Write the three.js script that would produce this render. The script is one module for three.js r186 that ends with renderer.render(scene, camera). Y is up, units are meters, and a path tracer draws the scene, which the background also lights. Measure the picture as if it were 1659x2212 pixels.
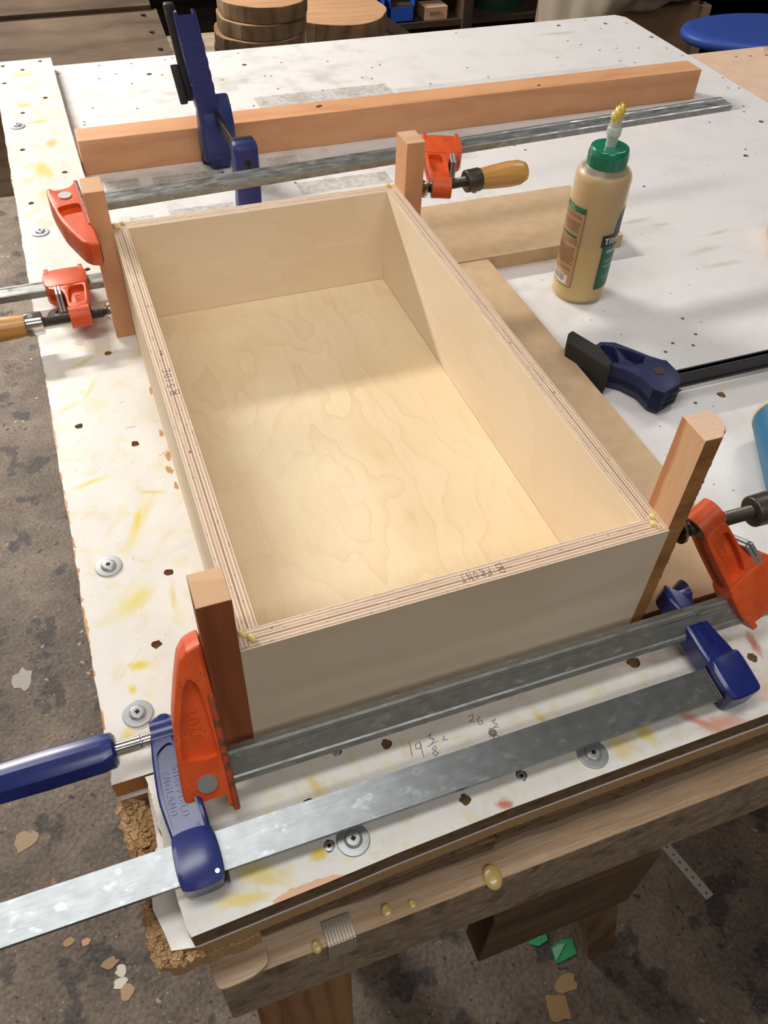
import * as THREE from 'three';
import { RoundedBoxGeometry } from 'three/addons/geometries/RoundedBoxGeometry.js';
import { mergeGeometries, mergeVertices, toCreasedNormals } from 'three/addons/utils/BufferGeometryUtils.js';
import { RectAreaLightUniformsLib } from 'three/addons/lights/RectAreaLightUniformsLib.js';
import { FontLoader } from 'three/addons/loaders/FontLoader.js';
import { TextGeometry } from 'three/addons/geometries/TextGeometry.js';
import { Brush, Evaluator, SUBTRACTION } from 'three-bvh-csg';
import { createNoise2D, createNoise3D } from 'simplex-noise';

// ------------------------------------------------------------ camera, light, exposure
const OY = 0.999;                 // height of the drawer's top rim above the concrete floor; y below is measured from the rim
const scene = new THREE.Scene();
scene.background = new THREE.Color(0x020202);
const camera = new THREE.PerspectiveCamera(62.756, 1659 / 2212, 0.02, 40);
camera.position.set(-0.0328, 0.4383 + OY, 0.294);
camera.quaternion.setFromRotationMatrix(new THREE.Matrix4().makeBasis(
  new THREE.Vector3(0.93611223, 0.03611779, 0.34984196),
  new THREE.Vector3(0.23370989, 0.67944458, -0.69551042),
  new THREE.Vector3(-0.26281852, 0.73283734, 0.6275953)));
const renderer = new THREE.WebGLRenderer({ antialias: true });
renderer.toneMapping = THREE.LinearToneMapping;
renderer.toneMappingExposure = 0.92;
renderer.shadowMap.enabled = true;
RectAreaLightUniformsLib.init();
const LAMPS = [   // ceiling tube fittings: x, y (from the rim), z, length, width, turn, strength, colour
  [-1.00, 1.32, -2.73, 1.2, 0.24, 0.0, 160, 0xfffaf3],
  [-0.40, 1.42, -0.12, 1.3, 0.32, 0.0, 8.5, 0xfffdfa],
  [0.35, 1.45, 1.15, 1.2, 0.30, 0.0, 9, 0xfffdfa],
  [1.9, 1.42, -1.1, 1.2, 0.30, 0.3, 8, 0xf6f7ff],
];

// ------------------------------------------------------------ helpers
let seed = 7;
const rnd = () => { seed = (seed + 0x6d2b79f5) | 0; let t = Math.imul(seed ^ (seed >>> 15), 1 | seed); t = (t + Math.imul(t ^ (t >>> 7), 61 | t)) ^ t; return ((t ^ (t >>> 14)) >>> 0) / 4294967296; };
const rr = (a, b) => a + (b - a) * rnd();
const n2 = createNoise2D(rnd), n3 = createNoise3D(rnd);
const fbm = (x, y, o = 4) => { let s = 0, a = 0.5, f = 1; for (let i = 0; i < o; i++) { s += a * n2(x * f, y * f); f *= 2.03; a *= 0.5; } return s; };
const clamp = (v, a = 0, b = 1) => Math.min(b, Math.max(a, v));
const mix3 = (a, b, t) => [a[0] + (b[0] - a[0]) * t, a[1] + (b[1] - a[1]) * t, a[2] + (b[2] - a[2]) * t];
const step = (a, b, x) => { const t = clamp((x - a) / (b - a)); return t * t * (3 - 2 * t); };

function dataTex(w, h, sx, sy, fn, srgb = true) {   // sx, sy: size in metres
  const d = new Uint8Array(w * h * 4);
  for (let j = 0; j < h; j++) for (let i = 0; i < w; i++) {
    const c = fn(i / w, j / h, i, j), o = (j * w + i) * 4;
    d[o] = clamp(c[0], 0, 255); d[o + 1] = clamp(c[1], 0, 255); d[o + 2] = clamp(c[2], 0, 255); d[o + 3] = 255;
  }
  const t = new THREE.DataTexture(d, w, h); t.wrapS = t.wrapT = THREE.MirroredRepeatWrapping; t.magFilter = THREE.LinearFilter;
  if (srgb) t.colorSpace = THREE.SRGBColorSpace;
  t.repeat.set(1 / sx, 1 / sy); t.needsUpdate = true; return t;
}
function canvasTex(w, h, draw, srgb = true) {
  const c = document.createElement('canvas'); c.width = w; c.height = h; draw(c.getContext('2d'), w, h);
  const t = new THREE.CanvasTexture(c); if (srgb) t.colorSpace = THREE.SRGBColorSpace; t.magFilter = THREE.LinearFilter; return t;
}
const std = (o) => new THREE.MeshStandardMaterial(o), phys = (o) => new THREE.MeshPhysicalMaterial(o);

// things and parts
const used = new Map();
const numbered = (n) => { const k = used.get(n) ?? 0; used.set(n, k + 1); return k ? n + '_' + String(k).padStart(3, '0') : n; };
function thing(name, label, category, base, group) {
  const g = new THREE.Group(); g.name = numbered(name); g.position.set(base[0], base[1] + OY, base[2]);
  g.userData = { label, category }; if (group) g.userData.group = group;
  g.base = base; scene.add(g); return g;
}
// a part: geometry in rim coordinates, moved to the root's base
function part(root, name, geo, mat, parent, label) {
  const b = root.base ?? [0, 0, 0];
  if (!root.local) geo.translate(-b[0], -b[1], -b[2]);
  const m = new THREE.Mesh(geo, mat); m.name = name; m.castShadow = m.receiveShadow = true;
  if (label) m.userData.label = label;
  (parent ?? root).add(m); return m;
}
function struct(name, geo, mat, parent) {
  const m = new THREE.Mesh(geo, mat); m.name = name; m.castShadow = m.receiveShadow = true; 
  if (!parent) { m.position.y = OY; m.userData.kind = 'structure'; scene.add(m); } else parent.add(m);
  return m;
}
const box = (x0, x1, y0, y1, z0, z1) => new THREE.BoxGeometry(x1 - x0, y1 - y0, z1 - z0).translate((x0 + x1) / 2, (y0 + y1) / 2, (z0 + z1) / 2);
const rbox = (x0, x1, y0, y1, z0, z1, r = 0.001, s = 2) => new RoundedBoxGeometry(x1 - x0, y1 - y0, z1 - z0, s, r).translate((x0 + x1) / 2, (y0 + y1) / 2, (z0 + z1) / 2);
const shapeOf = (pts) => new THREE.Shape(pts.map((p) => new THREE.Vector2(p[0], p[1])));
function extrude(pts, depth, bevel = 0, holes = [], segs = 2) {
  const turned = (p, cw) => { const v = p.map((q) => new THREE.Vector2(q[0], q[1])); if (v[0].distanceTo(v[v.length - 1]) < 1e-7) v.pop(); return THREE.ShapeUtils.isClockWise(v) === cw ? v : v.reverse(); };
  const s = new THREE.Shape(turned(pts, false));
  for (const h of holes) s.holes.push(new THREE.Path(turned(h, true)));
  return new THREE.ExtrudeGeometry(s, { depth: depth - 2 * bevel, bevelEnabled: bevel > 0, bevelSize: bevel, bevelThickness: bevel, bevelOffset: -bevel, bevelSegments: segs, curveSegments: 10 }).translate(0, 0, bevel);
}
// plan outline (x, z) raised from y0 to y1
const raise = (pts, y0, y1, bevel = 0, holes = []) => extrude(pts.map(([x, z]) => [x, -z]), y1 - y0, bevel, holes.map((h) => h.map(([x, z]) => [x, -z]))).rotateX(-Math.PI / 2).translate(0, y0, 0);
const smoothCurve = (pts, n = 40, closed = true) => new THREE.CatmullRomCurve3(pts.map((p) => new THREE.Vector3(p[0], p[1], 0)), closed, 'catmullrom', 0.3).getPoints(n).map((v) => [v.x, v.y]);
const circle = (x, y, r, n = 16, jag = 0) => Array.from({ length: n }, (_, i) => { const a = i / n * Math.PI * 2, q = r * (1 + jag * (rnd() - 0.5)); return [x + Math.cos(a) * q, y + Math.sin(a) * q]; });
function cyl(a, b, r0, r1 = r0, seg = 20, cap = true) {
  const A = new THREE.Vector3(...a), B = new THREE.Vector3(...b), d = B.clone().sub(A);
  const g = new THREE.CylinderGeometry(r1, r0, d.length(), seg, 1, !cap);
  g.applyQuaternion(new THREE.Quaternion().setFromUnitVectors(new THREE.Vector3(0, 1, 0), d.clone().normalize()));
  return g.translate((A.x + B.x) / 2, (A.y + B.y) / 2, (A.z + B.z) / 2);
}
function latheAlong(a, b, prof, seg = 24) {   // prof: [t along a->b in metres, radius]
  const A = new THREE.Vector3(...a), d = new THREE.Vector3(...b).sub(A).normalize();
  const g = new THREE.LatheGeometry(prof.map(([t, r]) => new THREE.Vector2(Math.max(r, 1e-5), t)), seg);
  g.applyQuaternion(new THREE.Quaternion().setFromUnitVectors(new THREE.Vector3(0, 1, 0), d));
  return g.translate(A.x, A.y, A.z);
}
const clean = (g) => { const q = g.index ? g.toNonIndexed() : g.clone(); for (const k of Object.keys(q.attributes)) if (!['position', 'normal', 'uv'].includes(k)) q.deleteAttribute(k); if (!q.attributes.uv) q.setAttribute('uv', new THREE.BufferAttribute(new Float32Array(q.attributes.position.count * 2), 2)); q.clearGroups(); return q; };
const merge = (list) => mergeGeometries(list.map(clean));
const csg = new Evaluator(); csg.useGroups = false; csg.attributes = ['position', 'normal', 'uv'];
const carve = (solid, ...cuts) => { let a = new Brush(clean(solid)); a.updateMatrixWorld(); for (const c of cuts) { const b = new Brush(clean(c)); b.updateMatrixWorld(); a = csg.evaluate(a, b, SUBTRACTION); } return clean(a.geometry); };
const crease = (g, a = 0.6) => toCreasedNormals(g, a);
// uv in metres from the dominant axis; u runs along the grain axis
function boxUV(geo, grain = 'x', off = [0, 0]) {
  const g = geo.index ? geo.toNonIndexed() : geo, p = g.attributes.position, n = p.count, uv = new Float32Array(n * 2), G = 'xyz'.indexOf(grain);
  const a = new THREE.Vector3(), b = new THREE.Vector3(), c = new THREE.Vector3();
  for (let i = 0; i < n; i += 3) {
    a.fromBufferAttribute(p, i); b.fromBufferAttribute(p, i + 1); c.fromBufferAttribute(p, i + 2);
    const m = b.clone().sub(a).cross(c.clone().sub(a)), q = [Math.abs(m.x), Math.abs(m.y), Math.abs(m.z)];
    const ax = q[0] >= q[1] && q[0] >= q[2] ? 0 : q[1] >= q[2] ? 1 : 2;
    const others = [0, 1, 2].filter((k) => k !== ax), u = others.includes(G) ? G : others[0], v = others.find((k) => k !== u);
    [a, b, c].forEach((w, k) => { const s = [w.x, w.y, w.z]; uv[(i + k) * 2] = s[u] + off[0] + ax * 0.173; uv[(i + k) * 2 + 1] = s[v] + off[1] + ax * 0.071; });
  }
  g.setAttribute('uv', new THREE.BufferAttribute(uv, 2)); return g;
}
// split faces into material groups by a function of the face normal and centre, with its own uv
function sorted(geo, pick, count) {
  const g = clean(geo), p = g.attributes.position, tri = Array.from({ length: count }, () => []);
  const A = new THREE.Vector3(), B = new THREE.Vector3(), Cc = new THREE.Vector3();
  for (let i = 0; i < p.count; i += 3) {
    A.fromBufferAttribute(p, i); B.fromBufferAttribute(p, i + 1); Cc.fromBufferAttribute(p, i + 2);
    const n = B.clone().sub(A).cross(Cc.clone().sub(A)).normalize(), c = A.clone().add(B).add(Cc).multiplyScalar(1 / 3);
    const [k, fuv] = pick(n, c); tri[k].push([i, fuv]);
  }
  const pos = [], nor = [], uv = []; let start = 0; const out = new THREE.BufferGeometry(), N = g.attributes.normal;
  tri.forEach((list, k) => {
    for (const [i, fuv] of list) for (let q = i; q < i + 3; q++) {
      const v = [p.getX(q), p.getY(q), p.getZ(q)]; pos.push(...v); nor.push(N.getX(q), N.getY(q), N.getZ(q)); uv.push(...fuv(v));
    }
    out.addGroup(start, list.length * 3, k); start += list.length * 3;
  });
  out.setAttribute('position', new THREE.Float32BufferAttribute(pos, 3)); out.setAttribute('normal', new THREE.Float32BufferAttribute(nor, 3)); out.setAttribute('uv', new THREE.Float32BufferAttribute(uv, 2));
  return out;
}
const font = await new FontLoader().loadAsync('fonts/droid/droid_sans_bold.typeface.json');
const text3 = (s, size, depth = 0.0008) => { const g = new TextGeometry(s, { font, size, depth, curveSegments: 3, bevelEnabled: false }); g.computeBoundingBox(); const b = g.boundingBox; return g.translate(-(b.min.x + b.max.x) / 2, -(b.min.y + b.max.y) / 2, 0); };

// ------------------------------------------------------------ materials
function woodTex(w, h, sx, sy, light, dark, o = {}) {
  const s = o.seed ?? rr(0, 90), ring = o.ring ?? 70, amp = o.amp ?? 1, wav = o.wav ?? 0.05, fine = o.fine ?? 0.25;
  return dataTex(w, h, sx, sy, (u, v) => {
    const x = u * sx, y = v * sy;
    const warp = fbm(x * (o.fx ?? 3) + s, y * (o.fy ?? 7) + s, 3) * wav;
    const r = Math.sin((y + warp) * ring * 2 + s) * 0.5 + 0.5;
    const line = Math.pow(r, 3) * amp * (0.5 + 0.5 * clamp(0.5 + fbm(x * 2 + 9 + s, y * 5, 2)));
    const fib = fbm(x * 14 + s, y * 900, 3) * fine, pore = (n2(x * 60 + s, y * 1600) > 0.72 ? 0.18 : 0) * (o.pore ?? 1);
    const cloud = fbm(x * 4 + 40 + s, y * 6, 3) * (o.cloud ?? 0.3);
    return mix3(light, dark, clamp(line * 0.55 + fib + pore + cloud + 0.15, -0.1, 1));
  });
}
const T = {};
function veneerTex(w, h, sx, sy, light, dark, k, sd, amp) {   // rotary-cut birch: thin contour lines, u along the grain
  return dataTex(w, h, sx, sy, (u, v) => {
    const x = u * sx + sd, y = v * sy;
    const f = fbm(x * 3.2, y * 6.5, 3) + 0.35 * n2(x * 1.1 + 5, y * 2.2) + 0.05 * n2(x * 22, y * 40), q = f * k, fr = q - Math.floor(q);
    const line = Math.pow(fr, 6) * amp * (0.35 + 0.65 * step(-0.4, 0.4, n2(x * 2.5 + 9, y * 3))) + fr * 0.05;
    const cl = fbm(x * 2.5 + 30, y * 4, 3) * 0.35, fine = n2(x * 30, y * 700) * 0.06 + n2(x * 9, y * 160) * 0.05;
    return mix3(light, dark, clamp(line + cl + fine + 0.18, -0.05, 1));
  });
}
T.birch = veneerTex(1024, 1024, 0.62, 0.42, [239, 221, 187], [214, 181, 133], 3.4, 3, 0.24);
T.birchWall = veneerTex(1024, 512, 0.62, 0.2, [241, 226, 203], [222, 196, 160], 1.6, 17, 0.12);
T.birchPale = woodTex(1024, 512, 0.62, 0.30, [234, 219, 197], [214, 190, 160], { ring: 34, wav: 0.07, fx: 2.5, fine: 0.12, pore: 0.4, cloud: 0.3, amp: 0.55, seed: 11 });
T.alder = woodTex(1024, 512, 0.5, 0.25, [226, 172, 128], [186, 122, 78], { ring: 60, wav: 0.03, fine: 0.22, cloud: 0.2, amp: 0.6, seed: 21 });
T.fir = woodTex(512, 512, 0.25, 0.2, [190, 128, 82], [140, 82, 46], { ring: 120, wav: 0.015, fine: 0.35, cloud: 0.3, amp: 0.8, seed: 31 });
T.sap = woodTex(512, 512, 0.25, 0.2, [222, 184, 148], [186, 138, 98], { ring: 100, wav: 0.02, fine: 0.3, cloud: 0.25, amp: 0.6, seed: 41 });
T.grey = woodTex(1024, 512, 0.8, 0.4, [150, 132, 112], [92, 76, 60], { ring: 60, wav: 0.03, fine: 0.4, cloud: 0.5, amp: 0.8, seed: 51 });
T.oldpine = woodTex(1024, 256, 0.5, 0.12, [206, 182, 154], [150, 118, 88], { ring: 150, wav: 0.01, fine: 0.45, cloud: 0.4, amp: 0.9, seed: 61 });
T.mdf = dataTex(512, 512, 0.25, 0.25, (u, v) => { const f = n2(u * 260, v * 260) * 5 + fbm(u * 9, v * 9, 4) * 10; return [203 + f, 174 + f, 138 + f]; });
T.chip = dataTex(512, 512, 0.12, 0.12, (u, v) => { const a = n2(u * 55, v * 120), b = n2(u * 130 + 7, v * 60), c = n2(u * 200, v * 230); const t = clamp(0.5 + 0.35 * a + 0.25 * b + 0.25 * c); return mix3([168, 124, 80], [240, 206, 156], t); });
T.chipBump = dataTex(512, 512, 0.12, 0.12, (u, v) => { const a = n2(u * 55, v * 120), b = n2(u * 130 + 7, v * 60), c = n2(u * 200, v * 230); const t = 255 * clamp(0.5 + 0.3 * a + 0.25 * b + 0.3 * c); return [t, t, t]; }, false);
T.concrete = dataTex(2048, 2048, 2.6, 2.6, (u, v) => {
  const x = u * 2.6, y = v * 2.6, big = fbm(x * 3, y * 3, 5), mid = fbm(x * 14 + 5, y * 14, 4), fin = fbm(x * 90, y * 90, 3);
  let c = mix3([86, 75, 66], [118, 105, 93], clamp(0.5 + big * 0.8 + mid * 0.5));
  const k = step(0.22, 0.5, fbm(x * 7 + 30, y * 7 + 3, 5) + mid * 0.35); c = mix3(c, [50, 46, 46], k * 0.7);
  const sp = n2(x * 38, y * 38); if (sp > 0.86) c = mix3(c, [38, 35, 38], 0.7); if (n2(x * 46 + 80, y * 46) > 0.9) c = mix3(c, [196, 186, 172], 0.65); if (n2(x * 26 + 50, y * 26 + 9) > 0.9) c = mix3(c, [150, 96, 52], 0.55);
  return c.map((q) => q + fin * 20);
});
T.concreteBump = dataTex(1024, 1024, 1.3, 1.3, (u, v) => { const t = 128 + fbm(u * 90, v * 90, 4) * 120; return [t, t, t]; }, false);
const chips = (base, chip, th, dens = 1) => dataTex(512, 512, 0.16, 0.16, (u, v) => {
  const a = n2(u * 40 * dens, v * 40 * dens) + 0.7 * n2(u * 110, v * 110) + 0.5 * n2(u * 260, v * 260), d = fbm(u * 6, v * 6, 3) * 14;
  const t = step(th, th + 0.12, a + fbm(u * 5 + 3, v * 5, 2) * 0.6); return mix3(base.map((q) => q + d), chip, t);
});
T.orange = chips([218, 86, 34], [78, 50, 42], 1.25);
T.orangeWorn = chips([170, 74, 42], [82, 64, 56], 0.15, 0.4);
T.blue = chips([20, 38, 108], [70, 66, 66], 1.62);
T.steel = dataTex(1024, 256, 0.6, 0.05, (u, v) => { const f = fbm(u * 6, v * 40, 4) * 10 + fbm(u * 30, v * 4, 3) * 12, s = step(0.3, 0.6, fbm(u * 22 + 8, v * 3, 4)) * 26; return [150 + f + s, 153 + f + s, 150 + f + s]; });
T.steelRough = dataTex(512, 256, 0.3, 0.05, (u, v) => { const f = 108 + fbm(u * 8, v * 5, 4) * 90; return [f, f, f]; }, false);
T.handle = woodTex(512, 256, 0.12, 0.08, [214, 160, 82], [150, 92, 36], { ring: 160, wav: 0.01, fine: 0.4, cloud: 0.4, amp: 0.7, seed: 71 });
T.brownPaint = dataTex(1024, 256, 0.5, 0.06, (u, v) => { const f = fbm(u * 12, v * 6, 4) * 22, d = step(0.1, 0.5, fbm(u * 26 + 4, v * 3, 3)) * -22; return [112 + f + d, 92 + f + d, 68 + f + d]; });
T.railFace = dataTex(1024, 256, 0.5, 0.1, (u, v) => { const f = fbm(u * 14, v * 5, 4) * 26, d = step(0.15, 0.5, fbm(u * 9 + 4, v * 1.4, 3)) * -26, l = step(0.55, 0.62, n2(u * 34, v * 26)) * 34; return [142 + f + d + l, 126 + f + d + l, 106 + f + d + l]; });
const bumpOf = (t, s) => ({ bumpMap: t, bumpScale: s });
const MAT = {
  birch: std({ map: T.birch, roughness: 0.6 }), birchWall: std({ map: T.birchWall, roughness: 0.6 }), birchPale: std({ map: T.birchPale, roughness: 0.62 }),
  alder: std({ map: T.alder, roughness: 0.55 }), fir: std({ map: T.fir, roughness: 0.75, ...bumpOf(T.fir, 0.0004) }), sap: std({ map: T.sap, roughness: 0.75 }),
  grey: std({ map: T.grey, roughness: 0.85 }), oldpine: std({ map: T.oldpine, roughness: 0.85, ...bumpOf(T.oldpine, 0.0006) }),
  mdf: std({ map: T.mdf, roughness: 0.7 }), chip: std({ map: T.chip, roughness: 0.95, ...bumpOf(T.chipBump, 0.0016) }),
  concrete: std({ map: T.concrete, roughness: 0.72, ...bumpOf(T.concreteBump, 0.002) }),
  orange: std({ map: T.orange, roughness: 0.42 }), orangeWorn: std({ map: T.orangeWorn, roughness: 0.5 }),
  blue: phys({ map: T.blue, roughness: 0.3, clearcoat: 0.3, clearcoatRoughness: 0.2 }),
  bluePlastic: std({ color: 0x1e2868, roughness: 0.5 }), bluePlasticDark: std({ color: 0x20264e, roughness: 0.5 }),
  black: std({ color: 0x232323, roughness: 0.6 }), blackSteel: std({ color: 0x3a3a3e, roughness: 0.45, metalness: 0.6 }),
  rubber: std({ color: 0x2b2926, roughness: 0.85 }),
  steel: std({ map: T.steel, roughnessMap: T.steelRough, roughness: 0.95, metalness: 0.7 }),
  zinc: std({ map: T.steel, color: 0xe2e6ee, roughness: 0.36, metalness: 0.92 }),
  chrome: std({ color: 0xd8d8d8, roughness: 0.16, metalness: 1 }), darkSteel: std({ color: 0x5c5750, roughness: 0.42, metalness: 0.8 }), washer: std({ color: 0xb4b8ba, roughness: 0.4, metalness: 0.7 }),
  handle: phys({ map: T.handle, roughness: 0.4, clearcoat: 0.6, clearcoatRoughness: 0.25 }),
  brownPaint: std({ map: T.brownPaint, roughness: 0.7 }), brownEdge: std({ color: 0xb58a62, roughness: 0.8 }),
  glue: phys({ color: 0xe9dc86, roughness: 0.22, clearcoat: 0.4 }),
};

// ------------------------------------------------------------ room
const RX0 = -3.2, RX1 = 4.4, RZ0 = -4.6, RZ1 = 2.6, FY = -OY, CY = 1.75;
struct('floor', boxUV(box(RX0 - 0.1, RX1 + 0.1, FY - 0.1, FY, RZ0 - 0.1, RZ1 + 0.1), 'x', [0.4, 0.7]), MAT.concrete);
const wallMat = std({ color: 0xb9b2a6, roughness: 0.9 }), ceilMat = std({ color: 0xcfcac0, roughness: 0.95 });
struct('wall_back', box(RX0, RX1, FY, CY, RZ0 - 0.12, RZ0), wallMat);
struct('wall_front', box(RX0, RX1, FY, CY, RZ1, RZ1 + 0.12), wallMat);
struct('wall_left', box(RX0 - 0.12, RX0, FY, CY, RZ0, RZ1), wallMat);
struct('wall_right', box(RX1, RX1 + 0.12, FY, CY, RZ0, RZ1), wallMat);
struct('ceiling', box(RX0 - 0.12, RX1 + 0.12, CY, CY + 0.12, RZ0 - 0.12, RZ1 + 0.12), ceilMat);
LAMPS.forEach(([x, y, z, len, wid, turn, power, col], i) => {
  const g = thing('ceiling_light', ['fluorescent fitting over the back left of the workshop', 'fluorescent fitting right above the workbench drawer', 'fluorescent fitting above where the photographer stands', 'fluorescent fitting above the side table'][i], 'ceiling light', [x, y, z]);
  g.rotation.y = turn; g.local = true;
  part(g, 'housing', rbox(-len / 2 - 0.02, len / 2 + 0.02, 0.004, 0.07, -wid / 2 - 0.02, wid / 2 + 0.02, 0.006), std({ color: 0xe8e8e4, roughness: 0.5 }));
  part(g, 'diffuser', box(-len / 2, len / 2, 0, 0.006, -wid / 2, wid / 2), std({ color: 0xffffff, emissive: col, emissiveIntensity: power * 0.22, roughness: 0.6 }));
  for (const s of [-1, 1]) part(g, 'hanger_rod', cyl([s * len * 0.4, 0.07, 0], [s * len * 0.4, CY - y, 0], 0.004), MAT.zinc);
  const l = new THREE.RectAreaLight(col, power, len, wid); l.name = 'tube_light'; l.position.y = -0.004; l.rotation.x = -Math.PI / 2; g.add(l);
});

// ------------------------------------------------------------ workbench
const TT = -0.139, TB = -0.12;     // bench top and the top of the boards screwed onto it
const BLOT = (g, x, y, rx, ry, a, col, n = 14, jag = 0.35) => { g.save(); g.translate(x, y); g.rotate(a); g.beginPath(); for (let i = 0; i <= n; i++) { const t = i % n / n * Math.PI * 2, q = 1 + jag * (n2(i % n * 1.7 + x, y) * 0.6); const px = Math.cos(t) * rx * q, py = Math.sin(t) * ry * q; i ? g.lineTo(px, py) : g.moveTo(px, py); } g.fillStyle = col; g.fill(); g.restore(); };
// a smear: many thin overlapping streaks, so that its rim is ragged and soft
const STAIN = (g, x, y, rx, ry, a, col, n = 14, jag = 0.35) => {
  const m = /rgba\(([^,]+),([^,]+),([^,]+),([^)]+)\)/.exec(col); if (!m) return BLOT(g, x, y, rx, ry, a, col, n, jag);
  const al = +m[4], c = `rgba(${m[1]},${m[2]},${m[3]},${al * 0.27})`;
  for (let k = 0; k < 9; k++) { const s = 1.25 - k * 0.09, ox = rr(-0.3, 0.3) * rx, oy = rr(-0.4, 0.4) * ry; BLOT(g, x + Math.cos(a) * ox - Math.sin(a) * oy, y + Math.sin(a) * ox + Math.cos(a) * oy, rx * s * rr(0.6, 1.1), ry * s * rr(0.35, 1.05), a + rr(-0.12, 0.12), c, 20, 0.9); }
};
const speck = (g, w, h, n, cols, r0, r1) => { for (let i = 0; i < n; i++) { g.fillStyle = cols[Math.floor(rnd() * cols.length)]; g.beginPath(); g.ellipse(rnd() * w, rnd() * h, rr(r0, r1), rr(r0, r1), rnd() * 3, 0, 7); g.fill(); } };

// main top: x -0.1 .. 1.18, z -1.41 .. 0.12
const TX0 = -0.1, TX1 = 1.18, TZ0 = -1.41, TZ1 = 0.12;
const DOTS = [[-.001,-1.363],[.072,-1.385],[.128,-1.38],[.064,-1.324],[.095,-1.339],[.114,-1.287],[.171,-1.314],[.189,-1.384],[.204,-1.39],[.185,-1.259],[.192,-1.201],[.037,-1.201],[.106,-1.181],[.017,-1.15],[.016,-1.138],[.106,-1.122],[.267,-1.264],[.255,-1.156],[.292,-1.141],[.325,-1.383],[.39,-1.318],[.344,-1.263],[.355,-1.26],[.351,-1.201],[.424,-1.174],[.474,-1.302],[.544,-1.252],[.562,-1.261],[.51,-1.211],[.525,-1.202],[.284,-.916],[.187,-.918],[.281,-.857],[.772,-1.385],[.716,-1.207],[.619,-1.153],[1.072,-1.39],[1.078,-1.337],[1.15,-1.352],[.973,-1.287],[.989,-1.262],[1.01,-1.225],[1.049,-1.226],[1.094,-1.216],[1.019,-1.164],[1.043,-1.149],[.908,-1.211],[1.15,-1.201],[1.157,-1.157],[1.166,-1.038],[1.145,-.993],[1.165,-.987],[1.12,-.915],[1.106,-.894],[1.012,-.765],[.661,-.862],[.778,-.7],[1.018,-.872],[.651,-.882],[.735,-1.156],[.633,-.386],[.629,-.353],[.613,-.335],[.574,-.334],[.592,-.346],[.553,-.244]];
const BIGHOLES = [[.15,-1.323],[.322,-1.324],[1.0,-1.374],[1.104,-1.36],[1.156,-1.264],[1.109,-.85],[.998,-.745],[.589,-.247]];
const topTex = canvasTex(1714, 2048, (g, w, h) => {
  const X = (x) => (x - TX0) / (TX1 - TX0) * w, Z = (z) => (z - TZ0) / (TZ1 - TZ0) * h, S = w / (TX1 - TX0);
  g.fillStyle = 'rgb(232,230,228)'; g.fillRect(0, 0, w, h);
  const im = g.getImageData(0, 0, w, h), d = im.data;
  const rects = [[.30,.54,-1.176,-1.107,.55],[.55,1.02,-1.15,-1.06,.22],[.018,.066,-.935,-.868,.5],[.085,.19,-.93,-.876,.62],[.26,.305,-.946,-.88,.45],[.036,.068,-.822,-.80,.5],[.09,.18,-.827,-.79,.55],[.28,.42,-.856,-.818,.5],[.2,.26,-.95,-.9,.25],[.44,.58,-.93,-.86,.18]];
  for (let j = 0; j < h; j++) for (let i = 0; i < w; i++) {
    const x = TX0 + i / w * (TX1 - TX0), z = TZ0 + j / h * (TZ1 - TZ0);
    const m = fbm(x * 9, z * 9, 4), f = fbm(x * 70, z * 70, 3);
    let k = 0.08 * step(-0.1, 0.7, m) + 0.05 * step(0.1, 0.5, f);
    k += 0.2 * step(-0.1, 0.7, fbm(x * 6 + 3, z * 14, 3) + 0.3 * f + 0.35 - Math.hypot((x - .3) / .3, (z + 1.27) / .07) * 0.6);
    for (const [a, b, c, e, s] of rects) if (x > a && x < b && z > c && z < e) k += s * (0.45 + 0.55 * step(-0.35, 0.45, m * 0.6 + f * 0.9));
    k += 0.2 * step(0.05, 0.6, fbm(x * 12 + 7, z * 12, 4)) * step(-.35, -.55, z) * step(.75, .45, x);
    k = clamp(k); const o = (j * w + i) * 4, g0 = [232, 230, 228], g1 = [150, 142, 134];
    for (let q = 0; q < 3; q++) d[o + q] = g0[q] + (g1[q] - g0[q]) * k + f * 5;
  }
  g.putImageData(im, 0, 0);
  for (const [x, z, r] of [[.706,-.612,.9],[.74,-.593,.6],[.755,-.516,1],[.758,-.478,1],[.80,-.55,.8],[.98,-1.33,1.6]]) STAIN(g, X(x), Z(z), 0.03 * r * S, 0.005 * r * S, rr(-0.2, 0.2), 'rgba(186,180,168,0.35)');
  for (let i = 0; i < 26; i++) STAIN(g, rnd() * w, rnd() * h, rr(8, 40), rr(2, 8), rr(-0.4, 0.4), 'rgba(214,204,170,0.22)');
  g.strokeStyle = 'rgba(190,176,150,0.5)'; g.lineWidth = 2; g.beginPath(); g.moveTo(X(1.06), Z(-1.02)); g.lineTo(X(1.09), Z(-0.83)); g.stroke();
  for (const [x, z] of DOTS) { g.fillStyle = 'rgb(82,72,66)'; g.beginPath(); g.ellipse(X(x), Z(z), 0.0021 * S, 0.0021 * S, 0, 0, 7); g.fill(); }
  for (let i = 0; i < 60; i++) { g.fillStyle = 'rgba(110,98,88,0.7)'; g.beginPath(); g.ellipse(X(rr(.45, 1.15)), Z(rr(-.75, -.1)), 0.0012 * S, 0.001 * S, 0, 0, 7); g.fill(); }
  speck(g, w, h, 900, ['rgba(120,110,100,0.25)', 'rgba(200,190,170,0.4)'], 0.5, 1.6);
});
const whiteTop = std({ map: topTex, roughness: 0.42 });
const bench = thing('workbench', 'large white laminate-topped workbench with a layered front edge and wooden rail', 'workbench', [0.5, TT - 0.04, -0.6]);
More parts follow.
